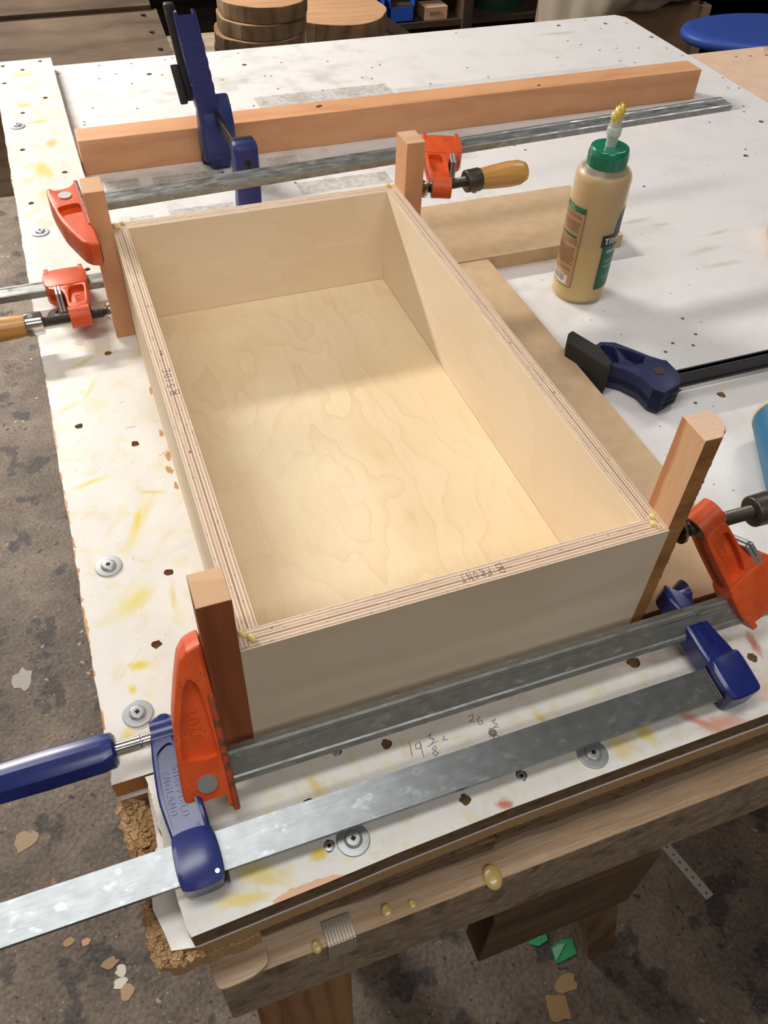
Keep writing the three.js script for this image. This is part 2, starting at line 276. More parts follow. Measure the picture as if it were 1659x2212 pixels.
{
  const out = [[-.0965, -.0101], [-.0985, .0], [-.0797, .0], [-.0795, .03], [-.0801, .041], [-.0885, .0495], [-.0905, .056], [-.0895, .074], [-.0901, .0801], [-.0862, .0948], [-.0845, .103], [-.0835, .1085], [-.066, .1122], [.0174, .1095], [.0694, .1072], [.1528, .105], [1.18, .1045], [1.173, -.92], [1.1692, -1.3859], [1.1534, -1.405], [.6, -1.403], [-.0965, -1.403]];
  const g = raise(out, TT - 0.016, TT, 0, BIGHOLES.map(([x, z]) => circle(x, z, 0.0048, 12, 0.3)));
  part(bench, 'bench_top', sorted(g, (n) => n.y > 0.5 ? [0, ([x, , z]) => [(x - TX0) / (TX1 - TX0), 1 - (z - TZ0) / (TZ1 - TZ0)]] : [1, ([x, y, z]) => [x + z * 0.7, y]], 2), [whiteTop, MAT.chip]);
  // torn-out particle board on the corner: lumpy slabs a little below the laminate
  const torn = (pts, name) => {
    const n = 34, m = 22, xs = pts.map((p) => p[0]), zs = pts.map((p) => p[1]), x0 = Math.min(...xs), x1 = Math.max(...xs), z0 = Math.min(...zs), z1 = Math.max(...zs);
    const inside = (x, z) => { let r = false; for (let i = 0, j = pts.length - 1; i < pts.length; j = i++) { const [a, b] = pts[i], [c, e] = pts[j]; if ((b > z) !== (e > z) && x < (c - a) * (z - b) / (e - b) + a) r = !r; } return r; };
    const list = [raise(pts.map(([x, z]) => [x, z]), TT - 0.016, TT - 0.0065)];
    for (let i = 0; i < 420; i++) { const x = rr(x0, x1), z = rr(z0, z1); if (!inside(x, z)) continue; const s = rr(0.0012, 0.0034); const b = new THREE.BoxGeometry(s * rr(0.8, 2.2), s * 0.7, s); b.rotateY(rnd() * 3).rotateX(rr(-0.5, 0.5)).rotateZ(rr(-0.5, 0.5)); b.translate(x, TT - 0.0065 + rr(0, 0.004) * (inside(x + .004, z) && inside(x - .004, z) ? 1 : 0.4), z); list.push(b); }
    return part(bench, name, boxUV(merge(list)), MAT.chip, null, 'torn raw particle board');
  };
  torn([[-.1005, -.003], [-.086, .0008], [-.0797, .012], [-.0797, .031], [-.0801, .041], [-.0885, .0495], [-.0905, .056], [-.0895, .074], [-.0935, .074], [-.0965, .058], [-.0975, .045], [-.101, .02]], 'torn_corner');
  torn([[-.0965, .0745], [-.0895, .074], [-.0901, .0801], [-.0862, .0948], [-.0845, .103], [-.0835, .1085], [-.066, .1122], [-.064, .1165], [-.085, .1165], [-.0943, .1125], [-.0975, .098]], 'torn_corner');
  // layers under the top
  const wob = (x0, x1, z, a) => Array.from({ length: 50 }, (_, i) => { const x = x0 + (x1 - x0) * i / 49; return [x, z + n2(x * 60, z * 40) * a]; });
  const slab = (name, x0, x1, y0, y1, zf, a, mat, zb = -0.02) => part(bench, name, boxUV(raise([...wob(x0, x1, zf, a), [x1, zb], [x0, zb]], y0, y1)), mat);
  slab('edge_board', -0.088, -.0285, TT - 0.034, TT - 0.0165, 0.1135, 0.0012, MAT.chip);
  slab('edge_board', -.0275, .145, TT - 0.033, TT - 0.0165, 0.109, 0.0005, MAT.brownPaint);
  slab('edge_board', .146, .268, TT - 0.033, TT - 0.0165, 0.1065, 0.0005, MAT.brownPaint);
  slab('edge_board', .269, 1.17, TT - 0.033, TT - 0.0165, 0.106, 0.0005, MAT.brownPaint);
  slab('lower_panel', -0.08, 1.17, TT - 0.052, TT - 0.035, 0.105, 0.0018, MAT.grey);
  part(bench, 'under_panel', boxUV(box(-0.07, 1.15, TT - 0.05, TT - 0.017, -1.38, -0.03)), MAT.chip);
  // front rail with its gouged face
  const rail = rbox(-0.062, 1.15, -0.283, -0.194, 0.086, 0.1245, 0.0015);
  part(bench, 'front_rail', sorted(rail, (n) => n.y > 0.5 ? [0, ([x, y, z]) => [x, z]] : n.x < -0.6 ? [2, ([x, y, z]) => [y * 3, z * 3]] : [1, ([x, y, z]) => [x, y]], 3), [MAT.oldpine, std({ map: T.railFace, roughness: 0.75 }), MAT.grey]);
  const gou = [];
  for (let i = 0; i < 34; i++) { const x = rr(-0.04, 0.42), y = -0.2 - 0.07 * Math.sqrt(rnd()); gou.push(rbox(-rr(.001, .004), rr(.001, .005), -0.0004, 0.0005, -0.0004, 0.0006, 0.0003, 1).rotateZ(rr(0, 0.5)).translate(x, y, 0.1245)); }
  const go = part(bench, 'gouge_splinters', boxUV(merge(gou)), std({ map: T.oldpine, color: 0xc8b8a4, roughness: 0.9 })); go.userData.kind = 'stuff';
  part(bench, 'rail_block', boxUV(raise(smoothCurve([[-.064, .088], [-.066, .108], [-.0625, .1265], [-.04, .1265], [-.028, .121], [-.0265, .105], [-.03, .092]], 30), -0.194, -0.1895, 0.001)), MAT.oldpine);
  const tape = []; for (let i = 0; i < 9; i++) tape.push(rbox(0.0145 + i * 0.0023 - 0.0012, 0.0145 + i * 0.0023 + 0.0012, -0.1935, -0.1922, 0.1085, 0.125, 0.0005, 1), rbox(0.0145 + i * 0.0023 - 0.0012, 0.0145 + i * 0.0023 + 0.0012, -0.222 + n2(i, 3) * .004, -0.193, 0.1245, 0.1258, 0.0005, 1));
  part(bench, 'tape_strip', boxUV(merge(tape)), std({ color: 0xb7aa9b, roughness: 0.35, metalness: 0.25 }), null, 'ridged silver tape scrap');
  for (const [x, z, r] of [[.1415, .1215, .009], [.06, .117, .005], [.006, .1225, .0045], [.079, .119, .0035]]) part(bench, 'glue_drip', new THREE.SphereGeometry(r, 18, 12).scale(0.8, 0.3, 1).rotateX(0.3).translate(x, -0.1935, z), phys({ color: 0xb8a05c, roughness: 0.3, clearcoat: 0.4 }));
}
// the two boards screwed along the left and the front edge
const SX0 = -0.102, SX1 = 0.001, SZ0 = -1.388, SZ1 = -0.0035;
const SHOLES = [[-.0258,-1.3755],[-.0876,-1.3671],[-.0578,-1.342],[-.0902,-1.2896],[-.0324,-1.2125],[-.0708,-1.161],[-.0809,-1.0284],[-.031,-.9397],[-.0827,-.8608],[-.0336,-.6739],[-.0329,-.498],[-.0767,-.3874],[-.0293,-.345],[-.0288,-.177],[-.051,-.1085]];
const smear = (g, X, Z, S, list) => { for (const [x, z, l, w, a, col] of list) STAIN(g, X(x), Z(z), l * S, w * S, a, col); };
const lamBase = (g, w, h) => { g.fillStyle = 'rgb(236,233,224)'; g.fillRect(0, 0, w, h); const im = g.getImageData(0, 0, w, h), d = im.data; for (let j = 0; j < h; j++) for (let i = 0; i < w; i++) { const o = (j * w + i) * 4, m = fbm(i / 120, j / 120, 4), y = step(0.05, 0.6, fbm(i / 90 + 40, j / 70, 4)); const c = mix3([229, 227, 222], [224, 212, 170], y * 0.5); for (let q = 0; q < 3; q++) d[o + q] = c[q] + m * 6; } g.putImageData(im, 0, 0); };
const stripTex = canvasTex(232, 2048, (g, w, h) => {
  const X = (x) => (x - SX0) / (SX1 - SX0) * w, Z = (z) => (z - SZ0) / (SZ1 - SZ0) * h, S = h / (SZ1 - SZ0); lamBase(g, w, h);
  for (let i = 0; i < 150; i++) STAIN(g, rnd() * w, rnd() * h, rr(14, 70), rr(2, 8), rr(-0.75, -0.15), `rgba(${rr(212, 228)},${rr(200, 216)},${rr(140, 180)},${rr(0.05, 0.14)})`, 22, 1.2);
  smear(g, X, Z, S, [[-.043, -.246, .013, .0045, -1.0, 'rgba(222,206,70,0.85)'], [-.046, -.238, .03, .009, -0.9, 'rgba(222,210,120,0.4)'], [-.067, -.094, .011, .005, 0.1, 'rgba(222,204,76,0.8)'], [-.059, -.155, .02, .008, -0.5, 'rgba(222,206,90,0.45)'], [-.06, -.16, .034, .016, -0.4, 'rgba(222,212,140,0.35)'], [-.075, -.074, .005, .004, 0, 'rgba(222,204,96,0.7)'], [-.085, -.037, .008, .005, -1, 'rgba(222,210,120,0.6)'], [-.03, -.148, .004, .02, 0.1, 'rgba(214,200,120,0.4)'],
    [-.075, -.306, .02, .003, -0.2, 'rgba(222,206,96,0.6)'], [-.025, -.275, .016, .003, 0.2, 'rgba(216,196,100,0.55)'], [-.06, -.49, .02, .004, -0.4, 'rgba(214,204,140,0.6)'], [-.06, -.44, .025, .004, -0.9, 'rgba(214,204,140,0.5)'], [-.085, -.42, .02, .006, -0.3, 'rgba(214,204,140,0.5)'], [-.058, -1.323, .03, .007, 0, 'rgba(222,200,110,0.55)'], [-.068, -1.19, .018, .009, 0, 'rgba(222,196,90,0.65)'], [-.04, -1.19, .012, .006, 0, 'rgba(222,204,120,0.5)'], [-.05, -1.123, .025, .007, 0, 'rgba(222,202,100,0.55)'], [-.04, -1.039, .012, .014, 0.3, 'rgba(206,186,90,0.6)'], [-.06, -.955, .018, .02, -0.5, 'rgba(222,200,90,0.6)'], [-.06, -.88, .02, .014, -0.5, 'rgba(222,206,130,0.45)']]);
  for (const [x, z] of [[-.003, -.352], [-.002, -.318], [-.004, -.297], [-.003, -.276], [-.006, -.30], [-.001, -.42]]) STAIN(g, X(x), Z(z), 5, 9, 0, 'rgb(196,146,98)', 9, 1);
  for (let i = 0; i < 190; i++) { const z = rnd(); BLOT(g, X(SX0 + .0015 - .0036 * (1 - z)), z * h, rr(1.5, 3 + 4 * z), rr(3, 12), 0, ['rgb(188,138,92)', 'rgb(206,158,112)'][i % 2], 9, 1); }
  g.strokeStyle = 'rgba(70,70,80,0.5)'; g.lineWidth = 1; g.beginPath(); g.ellipse(X(-.06), Z(-.525), 9, 4, 0.1, 0, 7); g.stroke(); for (let i = 0; i < 14; i++) { g.beginPath(); const x = rnd() * w, z = rnd() * h; g.moveTo(x, z); g.lineTo(x + rr(-24, 30), z + rr(-8, 8)); g.stroke(); }
  speck(g, w, h, 500, ['rgba(150,130,80,0.5)', 'rgba(90,80,70,0.5)'], 0.4, 1);
});
const FX0 = -0.0785, FX1 = 0.46, FZ0 = -0.0025, FZ1 = 0.112;
const frontTex = canvasTex(2048, 436, (g, w, h) => {
  const X = (x) => (x - FX0) / (FX1 - FX0) * w, Z = (z) => (z - FZ0) / (FZ1 - FZ0) * h, S = w / (FX1 - FX0); lamBase(g, w, h);
  for (let i = 0; i < 110; i++) STAIN(g, rnd() * w, rnd() * h, rr(10, 70), rr(4, 14), rr(0.9, 2.0), `rgba(${rr(216, 230)},${rr(200, 216)},${rr(130, 170)},${rr(0.06, 0.16)})`, 22, 1.2);
  smear(g, X, Z, S, [[.019, .0885, .006, .005, 0, 'rgba(222,190,60,0.8)'], [.031, .044, .012, .005, 1.4, 'rgba(216,198,120,0.5)'], [.192, .023, .003, .005, 0.4, 'rgba(220,180,70,0.7)'], [.205, .05, .008, .003, 1.2, 'rgba(220,196,90,0.5)'], [.272, .086, .01, .006, 1.2, 'rgba(222,200,100,0.6)'], [.25, .088, .012, .008, 1.4, 'rgba(222,204,120,0.5)'], [-.02, .09, .02, .008, 0.6, 'rgba(222,200,100,0.5)'], [-.035, .1, .02, .006, 0.2, 'rgba(222,200,100,0.5)'], [.3, .03, .03, .006, 0.3, 'rgba(214,176,150,0.45)'], [.333, .098, .02, .008, 0.2, 'rgba(214,150,120,0.5)'], [.315, .09, .02, .004, 0.8, 'rgba(206,120,96,0.45)'], [.40, .085, .03, .01, 0, 'rgba(220,170,140,0.5)'], [.151, .1, .006, .004, 0.3, 'rgba(196,112,86,0.75)'], [.40, .045, .004, .012, 0.2, 'rgba(178,84,64,0.5)']]);
  g.fillStyle = 'rgb(226,176,140)'; g.beginPath(); g.moveTo(X(-.036), Z(.112)); for (let i = 0; i <= 24; i++) { const x = -.036 + i / 24 * .085; g.lineTo(X(x), Z(.1125 - Math.sin(i / 24 * Math.PI) * .0085 - n2(i, 4) * .001)); } g.lineTo(X(.05), Z(.112)); g.fill();
  STAIN(g, X(-.022), Z(.109), .006 * S, .0025 * S, 0, 'rgb(238,234,226)');
  for (let i = 0; i < 40; i++) STAIN(g, X(rr(.05, .46)), h - rr(0, 6), rr(4, 16), rr(1, 4), 0, 'rgb(206,158,112)', 9, 1);
  // chips along the left edge
  for (let i = 0; i < 26; i++) STAIN(g, rr(0, 6), rnd() * h, rr(2, 8), rr(6, 18), 0, 'rgb(200,152,104)', 9, 1);
  STAIN(g, 10, h - 40, 16, 36, 0.2, 'rgb(202,158,110)', 11, 0.9);
  const ink = (pts, lw = 1.6, c = 'rgba(60,58,66,0.75)') => { g.strokeStyle = c; g.lineWidth = lw; g.beginPath(); pts.forEach(([x, y], i) => i ? g.lineTo(x, y) : g.moveTo(x, y)); g.stroke(); };
  g.save(); g.translate(X(.103), Z(.046)); g.rotate(0.08); const k = 1.25; g.scale(k, k);   // pencilled measure
  ink([[0, 0], [4, -34]]); ink([[26, -30], [15, -26], [14, -16], [22, -14], [27, -22], [27, -30], [25, -8], [24, 8]]);
  ink([[44, -36], [56, -42], [50, -32], [60, -28], [50, -18]]); ink([[40, -14], [66, -22]]); ink([[56, -12], [48, -6], [58, 6], [50, 12], [46, 4], [58, -6], [56, -12]]); ink([[84, -30], [78, -20], [90, -20]]);
  g.restore(); g.save(); g.translate(X(.158), Z(.036)); g.rotate(0.5); g.scale(1.2, 1.2);
  ink([[-20, -10], [-10, -18], [-8, -8], [-16, 2], [-4, 0]]); ink([[8, -16], [2, -4], [8, 6], [16, 2], [14, -6], [6, -2]]); ink([[34, -6], [44, -14], [40, -4], [50, -2], [42, 8]]); ink([[30, 14], [54, 4]]); for (let q = 3; q < 10; q += 2) { g.beginPath(); g.ellipse(40, 22, q, q, 0, 0, 7); g.stroke(); } g.beginPath(); g.ellipse(50, 34, 7, 7, 0, 0, 7); g.stroke();
  g.restore();
  speck(g, w, h, 700, ['rgba(150,130,80,0.5)', 'rgba(90,80,70,0.5)'], 0.5, 1.3);
});
{
  const ragged = (n, f) => Array.from({ length: n }, (_, i) => f(i / (n - 1)));
  const left = ragged(60, (t) => [SX0 + 0.002 - 0.006 * (1 - t) * 0.6 + n2(t * 40, 2) * 0.0011, SZ0 + (SZ1 - SZ0) * t]);
  const right = ragged(50, (t) => { const z = SZ1 + (SZ0 - SZ1) * t; return [SX1 - 0.008 * step(-.56, -1.0, z) + n2(z * 90, 8) * .0003, z]; });
  const g = raise([...left, ...right], TT, TB, 0, SHOLES.map(([x, z]) => circle(x, z, 0.0039, 14, 0.35)));
  const lam = std({ map: stripTex, roughness: 0.3 }), lamF = std({ map: frontTex, roughness: 0.34 });
  const sideB = thing('side_board', 'glue-smeared white laminate board screwed along the left edge of the workbench', 'board', [-.05, TT, -.7]);
  const frontB = thing('front_board', 'white laminate board with pencilled measurements screwed along the front edge of the workbench', 'board', [.54, TT, .053]);
  const onto = (x, z) => z > -.003 ? frontB : sideB;
  part(sideB, 'board', sorted(g, (n) => n.y > 0.5 ? [0, ([x, , z]) => [(x - SX0) / (SX1 - SX0), 1 - (z - SZ0) / (SZ1 - SZ0)]] : [1, ([x, y, z]) => [z + x, y]], 2), [lam, std({ map: T.chip, color: 0xe6c7a2, roughness: 0.9 })]);
  const FH = [[.2975, .0297, .0062], [.3906, .0574, .005], [.1259, .0877, .0047], [.0892, .0306, .0047], [.0236, .0545, .0048], [.1847, .0564, .0047]], FS = [[.053, .0231], [.0277, .0861], [.1694, .0194], [.1709, .085]];
  const fl = ragged(20, (t) => [-.0777 + t * .0065 + n2(t * 22, 6) * .0009, FZ0 + 0.0005 + t * (.1108 - FZ0)]);
  const f = raise([[1.165, FZ0], ...[...fl.slice(0, -1), [-.069, .1112]], [.0174, .1085], [.0694, .1062], [.1528, .104], [.37, .1035], [1.165, .1035]], TT, TB, 0, [...FH.map(([x, z, r]) => circle(x, z, r * .85, 16, 0.3)), ...FS.map(([x, z]) => circle(x, z, .0042, 12, 0.3))]);
  part(frontB, 'board', sorted(f, (n) => n.y > 0.5 ? [0, ([x, , z]) => [(x - FX0) / (FX1 - FX0), 1 - (z - FZ0) / (FZ1 - FZ0)]] : n.x < -0.5 ? [2, ([x, y, z]) => [z, y]] : [1, ([x, y, z]) => [x, y]], 3), [lamF, MAT.brownPaint, MAT.chip]);
  for (const [x, z, r] of [...SHOLES, ...FH]) part(onto(x, z), 'drill_hole', new THREE.CylinderGeometry(r ? r * 1.1 : .0052, .0015, .004, 14).translate(x, TB - .0042, z), MAT.chip);
  // countersunk screws and washers
  const star = (r) => extrude([[-r, -r], [r, -r], [r, r], [-r, r]], 0.0012).rotateX(-Math.PI / 2);
  const sunk = [...[[-.0336, -.6739], [-.0329, -.498], [-.0293, -.345], [-.0288, -.177]].map(([x, z]) => [x, z, TB - 0.0035]), ...FS.map(([x, z]) => [x, z, TB - 0.0006])];
  const dark = std({ color: 0x1d1d1f, roughness: 0.5, metalness: 0.6 });
  for (const [x, z, y] of sunk) { const s = part(onto(x, z), 'screw', latheAlong([x, y - 0.004, z], [x, y + 1, z], [[0, 0.0015], [0.002, 0.0037], [0.0032, 0.0037], [0.0038, 0.0033], [0.004, 0]], 20), MAT.washer); part(onto(x, z), 'screw_socket', star(0.0011).rotateY(rnd()).translate(x, y - 0.0010, z), dark, s); }
  for (const [x, z] of [[-.0819, -1.1125], [-.0784, -.7795], [-.0765, -.5871], [-.0747, -.1992], [-.0745, -.0525], [.0438, .0883], [.2268, .0879]]) {
    const w = part(onto(x, z), 'washer', latheAlong([x, TB, z], [x, 9, z], [[0, 0.0112], [0.0011, 0.0112], [0.0015, 0.0106], [0.0015, 0.004]], 36), MAT.washer);
    const s = part(onto(x, z), 'screw', latheAlong([x, TB, z], [x, 9, z], [[0.0015, 0.0062], [0.0021, 0.0062], [0.0026, 0.0054], [0.0034, 0.0048], [0.0036, 0.0042], [0.0036, 0]], 30), MAT.washer, w);
    part(onto(x, z), 'screw_socket', star(0.0014).rotateY(rnd() * 1.5).translate(x, TB + 0.0027, z), dark, w);
  }
}

// ------------------------------------------------------------ the drawer
const W = 0.3108, L = 0.5466, TH = 0.015, SK = 0.0022, KT = 0.0062, H = 0.12;
function plyEdge(len, seedN, reverse, writing) {
  const w = 2048, h = 64;
  return canvasTex(w, h, (g) => {
    const tones = [[240, 220, 188], [206, 178, 154], [234, 214, 186], [190, 158, 136], [230, 208, 182], [206, 178, 156], [236, 216, 188], [168, 130, 104], [232, 212, 184], [200, 170, 146], [234, 214, 188], [196, 164, 140], [242, 226, 198]];
    const edges = [0, .05, .13, .2, .29, .36, .45, .52, .61, .69, .78, .86, .95, 1];
    const im = g.createImageData(w, h), d = im.data;
    for (let j = 0; j < h; j++) for (let i = 0; i < w; i++) {
      let v = (j + 0.5) / h + n2(i / 300, seedN) * 0.006; if (reverse) v = 1 - v; let k = 0; while (k < 12 && v > edges[k + 1]) k++;
      let c = tones[k]; const e = Math.min(v - edges[k], edges[k + 1] - v);
      const f = n2(i / 10 + seedN * 9, j * 1.3) * 9 + n2(i / 2.5, j * 2 + seedN) * 9; c = c.map((q) => q + f * (k % 2 ? 1.3 : 0.5));
      if (e < 0.012 && k % 2) c = c.map((q) => q * 0.84);
      if (k % 2 && n2(i / 40 + seedN * 3, k * 7.7) > 0.7) c = c.map((q) => q * 0.86);
      const o = (j * w + i) * 4; d[o] = c[0]; d[o + 1] = c[1]; d[o + 2] = c[2]; d[o + 3] = 255;
    }
    g.putImageData(im, 0, 0);
    for (let i = 0; i < 2; i++) { g.fillStyle = 'rgba(50,34,24,0.85)'; g.fillRect(rnd() * w, rr(12, 50), rr(4, 12), 4); }
    if (writing) writing(g, w, h);
  });
}
const pen = (g, strokes, x, y, sx, sy, lw = 2.2) => { g.strokeStyle = 'rgba(44,40,70,0.9)'; g.lineWidth = lw; g.lineCap = 'round'; for (const s of strokes) { g.beginPath(); s.forEach(([a, b], i) => { const X = x + a * sx, Y = y + b * sy; i ? g.lineTo(X, Y) : g.moveTo(X, Y); }); g.stroke(); } };
const LETTER = { B: [[[0, 0], [0, 1]], [[0, 0], [.7, .1], [.7, .4], [0, .5], [.8, .6], [.8, .95], [0, 1]]], S: [[[.8, .1], [.3, 0], [.1, .3], [.7, .6], [.6, .95], [0, .9]]], I: [[[.4, 0], [.4, 1]]], D: [[[0, 0], [0, 1], [.6, .8], [.7, .3], [0, 0]]], E: [[[.7, 0], [0, 0], [0, 1], [.7, 1]], [[0, .5], [.5, .5]]], F: [[[.8, 0], [0, 0], [0, 1]], [[0, .45], [.5, .45]]], R: [[[0, 1], [0, 0], [.7, .2], [0, .5], [.7, 1]]], O: [[[.4, 0], [0, .5], [.4, 1], [.8, .5], [.4, 0]]], N: [[[0, 1], [0, 0], [.7, 1], [.7, 0]]], T: [[[0, 0], [.8, 0]], [[.4, 0], [.4, 1]]] };
const write = (g, s, x, y, cw, ch, gap) => { for (const c of s) { if (LETTER[c]) pen(g, LETTER[c], x, y, cw, ch); x += gap * (c === ' ' ? 0.8 : 1); } };
const drawer = thing('drawer_box', 'pale birch plywood drawer box, open at the top, clamped for gluing', 'drawer', [W / 2, -H, -L / 2]);
{
  const e = 0.00012;
  const front = [[0, 0], [W, 0], [W, -SK], [W - KT, -SK], [W - KT, -TH], [KT, -TH], [KT, -SK], [0, -SK]];
  const back = front.map(([x, z]) => [x, -L - z]).reverse();
  const left = [[0, -SK - e], [KT - e, -SK - e], [KT - e, -TH - e], [TH, -TH - e], [TH, -L + TH + e], [KT - e, -L + TH + e], [KT - e, -L + SK + e], [0, -L + SK + e]];
  const right = left.map(([x, z]) => [W - x, z]).reverse();
  const g = (pts) => raise(pts, -H, 0, 0.00025);
  const edgeMat = (m) => std({ map: m, roughness: 0.75 });
  const panel = (name, pts, along, face, edge, origin, flip) => {
    const a = along === 'x' ? 0 : 2, c = along === 'x' ? 2 : 0, len = along === 'x' ? W : L;
    const geo = sorted(g(pts), (n) => {
      if (Math.abs(n.y) > 0.5) return [0, (v) => [Math.abs(v[a]) / len, flip ? 1 - Math.abs(v[c] - origin) / TH : Math.abs(v[c] - origin) / TH]];
      if (Math.abs(n.getComponent(c)) > 0.5) return [1, (v) => [v[a] + origin * 1.7 + (along === 'x' ? 0.2 : 0.1), v[1] + 0.2 + origin]];
      return [2, (v) => [(v[1] + 0.2), Math.abs(v[c] - origin) / TH]];
    }, 3);
    return part(drawer, name, geo, [edgeMat(edge), face, edgeMat(edge)]);
  };
  // B FRONT is written to be read from inside the drawer, B SIDE along the left side
  panel('front_panel', front, 'x', MAT.birchPale, plyEdge(W, 1, false, (gg, w, h) => { gg.save(); gg.translate(w * 0.588, h * 0.62); gg.rotate(Math.PI); write(gg, 'B', 0, -h * 0.12, 34, 34, 40); write(gg, 'FRONT', 62, -h * 0.05, 22, 26, 31); gg.restore(); }), 0);
  panel('back_panel', back, 'x', MAT.birchWall, plyEdge(W, 2, true), -L);
  panel('side_panel', left, 'z', std({ map: T.birchPale, color: 0xfffaf2, roughness: 0.62 }), plyEdge(L, 3, false, (gg, w, h) => { write(gg, 'B', w * 0.47, h * 0.42, 22, 30, 30); write(gg, 'SIDE', w * 0.487, h * 0.38, 20, 26, 27); gg.fillStyle = 'rgb(40,30,26)'; gg.fillRect(w * 0.57, 36, 12, 5); gg.fillRect(w * 0.578, 38, 8, 4); }), 0, true);
  panel('side_panel', right, 'z', MAT.birchWall, plyEdge(L, 4, false), W);
  part(drawer, 'bottom_panel', boxUV(box(TH + 0.0004, W - TH - 0.0004, -0.1186, -0.1086, -L + TH + 0.0005, -TH - 0.0004), 'z', [0.03, 0.05]), MAT.birch);
  const bead = (x, z, rx, rz, ry, rot = 0) => part(drawer, 'glue_bead', new THREE.SphereGeometry(1, 16, 12).scale(rx, ry, rz).rotateY(rot).translate(x, ry * 0.35, z), MAT.glue);
  bead(.0042, -.0118, .0023, .0034, .0022, 0.5); bead(.0092, -.0068, .0024, .0036, .0026, 0.3);
  bead(W - .0055, -.0150, .0018, .0026, .0022, 0.5); bead(W - .0088, -.0082, .0019, .0028, .0024, 0.4);
  bead(.0048, -L + .0105, .0028, .0032, .002, 0); bead(.0105, -L + .004, .0022, .0022, .0022, 0); bead(.003, -L + .006, .0012, .002, .002, 0);
  bead(W - .0092, -L + .0032, .0026, .0024, .0026, 0);
}

// ------------------------------------------------------------ clamping blocks
function block(label, pts, y0, y1, mat, top, fn) {
  const xs = pts.map((p) => p[0]), zs = pts.map((p) => p[1]);
  const t = thing('clamping_block', label, 'wood block', [(Math.min(...xs) + Math.max(...xs)) / 2, y0, (Math.min(...zs) + Math.max(...zs)) / 2], 'wooden clamping blocks at the drawer corners');
  let g = raise(pts, y0, y1, 0.0006); if (fn) g = fn(g);
  const s = sorted(g, (n) => n.y > 0.6 ? [1, ([x, y, z]) => [x * 1.3, z * 1.3]] : [0, ([x, y, z]) => [y, x + z * 1.01]], 2);
  part(t, 'post', s, [mat, top]); return t;
}
const rect = (x0, x1, z0, z1) => [[x0, z1], [x1, z1], [x1, z0], [x0, z0]];
const endTex = dataTex(256, 256, 0.05, 0.05, (u, v) => { const r = Math.hypot(u * 1.4 - 1.7, v * 1.4 - 1.9), k = Math.sin(r * 120 + n2(u * 5, v * 5)) * 0.5 + 0.5; return mix3([216, 178, 142], [194, 150, 112], k * 0.1 + step(0.03, -0.03, v - 0.42 - 0.2 * u) * 0.4 + n2(u * 90, v * 90) * 0.12); });
const endPale = dataTex(256, 256, 0.05, 0.05, (u, v) => mix3([226, 196, 170], [206, 168, 138], clamp(0.4 + 0.1 * Math.sin(v * 60 + n2(u * 4, v * 4) * 2) + n2(u * 80, v * 80) * 0.15)));
const twoTone = dataTex(256, 256, 0.24, 0.06, (u, v) => { const b = step(0.42, 0.5, v + n2(u * 4, 1) * 0.02), f = n2(u * 5, v * 220) * 12; return mix3([196, 132, 86], [222, 178, 138], b).map((q) => q + f); });
const fbot = (y) => TB;
block('dark brown rough block at the drawer corner beside the number-marked orange clamp head', rect(-.0209, -.0001, -.0262, -.0002), TB, .0529, std({ map: T.fir, color: 0xd8b8a0, roughness: 0.8, ...bumpOf(T.fir, 0.0009) }), std({ map: endTex, roughness: 0.8 }));
block('reddish brown square block between two orange clamps on the screwed-down side board', rect(-.0201, -.0003, -.5548, -.5226), TB, .0464, MAT.alder, std({ map: endPale, roughness: 0.8, color: 0xfff0dc }));
block('orange brown upright block beside the clamp with the short wooden handle', rect(W + .0002, .3318, -.547, -.5164), TB, .0572, MAT.alder, MAT.sap);
block('tall two-tone block with one rough-sawn edge standing against the drawer corner', [[W + .0002, -.002], [.3244, -.0018], [.3325, -.0099], [.3335, -.0268], [W + .0002, -.0279]], TB, .0836, MAT.sap, std({ map: endPale, roughness: 0.8 }), (g) => g);
{ // two-tone left face and rough-sawn front of that block, as thin veneers of its own wood
  const t = scene.children[scene.children.length - 1], m = t.children[0];
  const g = sorted((() => { const q = m.geometry.clone(); return q; })(), (n) => n.y > 0.6 ? [1, ([x, y, z]) => [x * 1.3, z * 1.3]] : n.x < -0.6 ? [2, ([x, y, z]) => [y, z * 1.0 + 0.035]] : [0, ([x, y, z]) => [z * 2 + x * 2, y * 0.4]], 3);
  m.geometry = g; m.material = [std({ map: T.oldpine, color: 0xd9b27c, roughness: 0.9, ...bumpOf(T.oldpine, 0.0012) }), m.material[1], std({ map: twoTone, roughness: 0.75 })];
  const f = []; for (let i = 0; i < 90; i++) { const y = rr(-0.11, 0.08); f.push(new THREE.BoxGeometry(rr(.0006, .0016), rr(.001, .005), rr(.0008, .002)).translate(.3328 + rr(-.001, .0006) - (W + .3335) / 2, y - TB, rr(-.011, -.0095) + .0149)); }
  const s = new THREE.Mesh(boxUV(merge(f)), m.material[0]); s.name = 'saw_splinters'; s.castShadow = s.receiveShadow = true; s.userData.kind = 'stuff'; t.add(s);
}

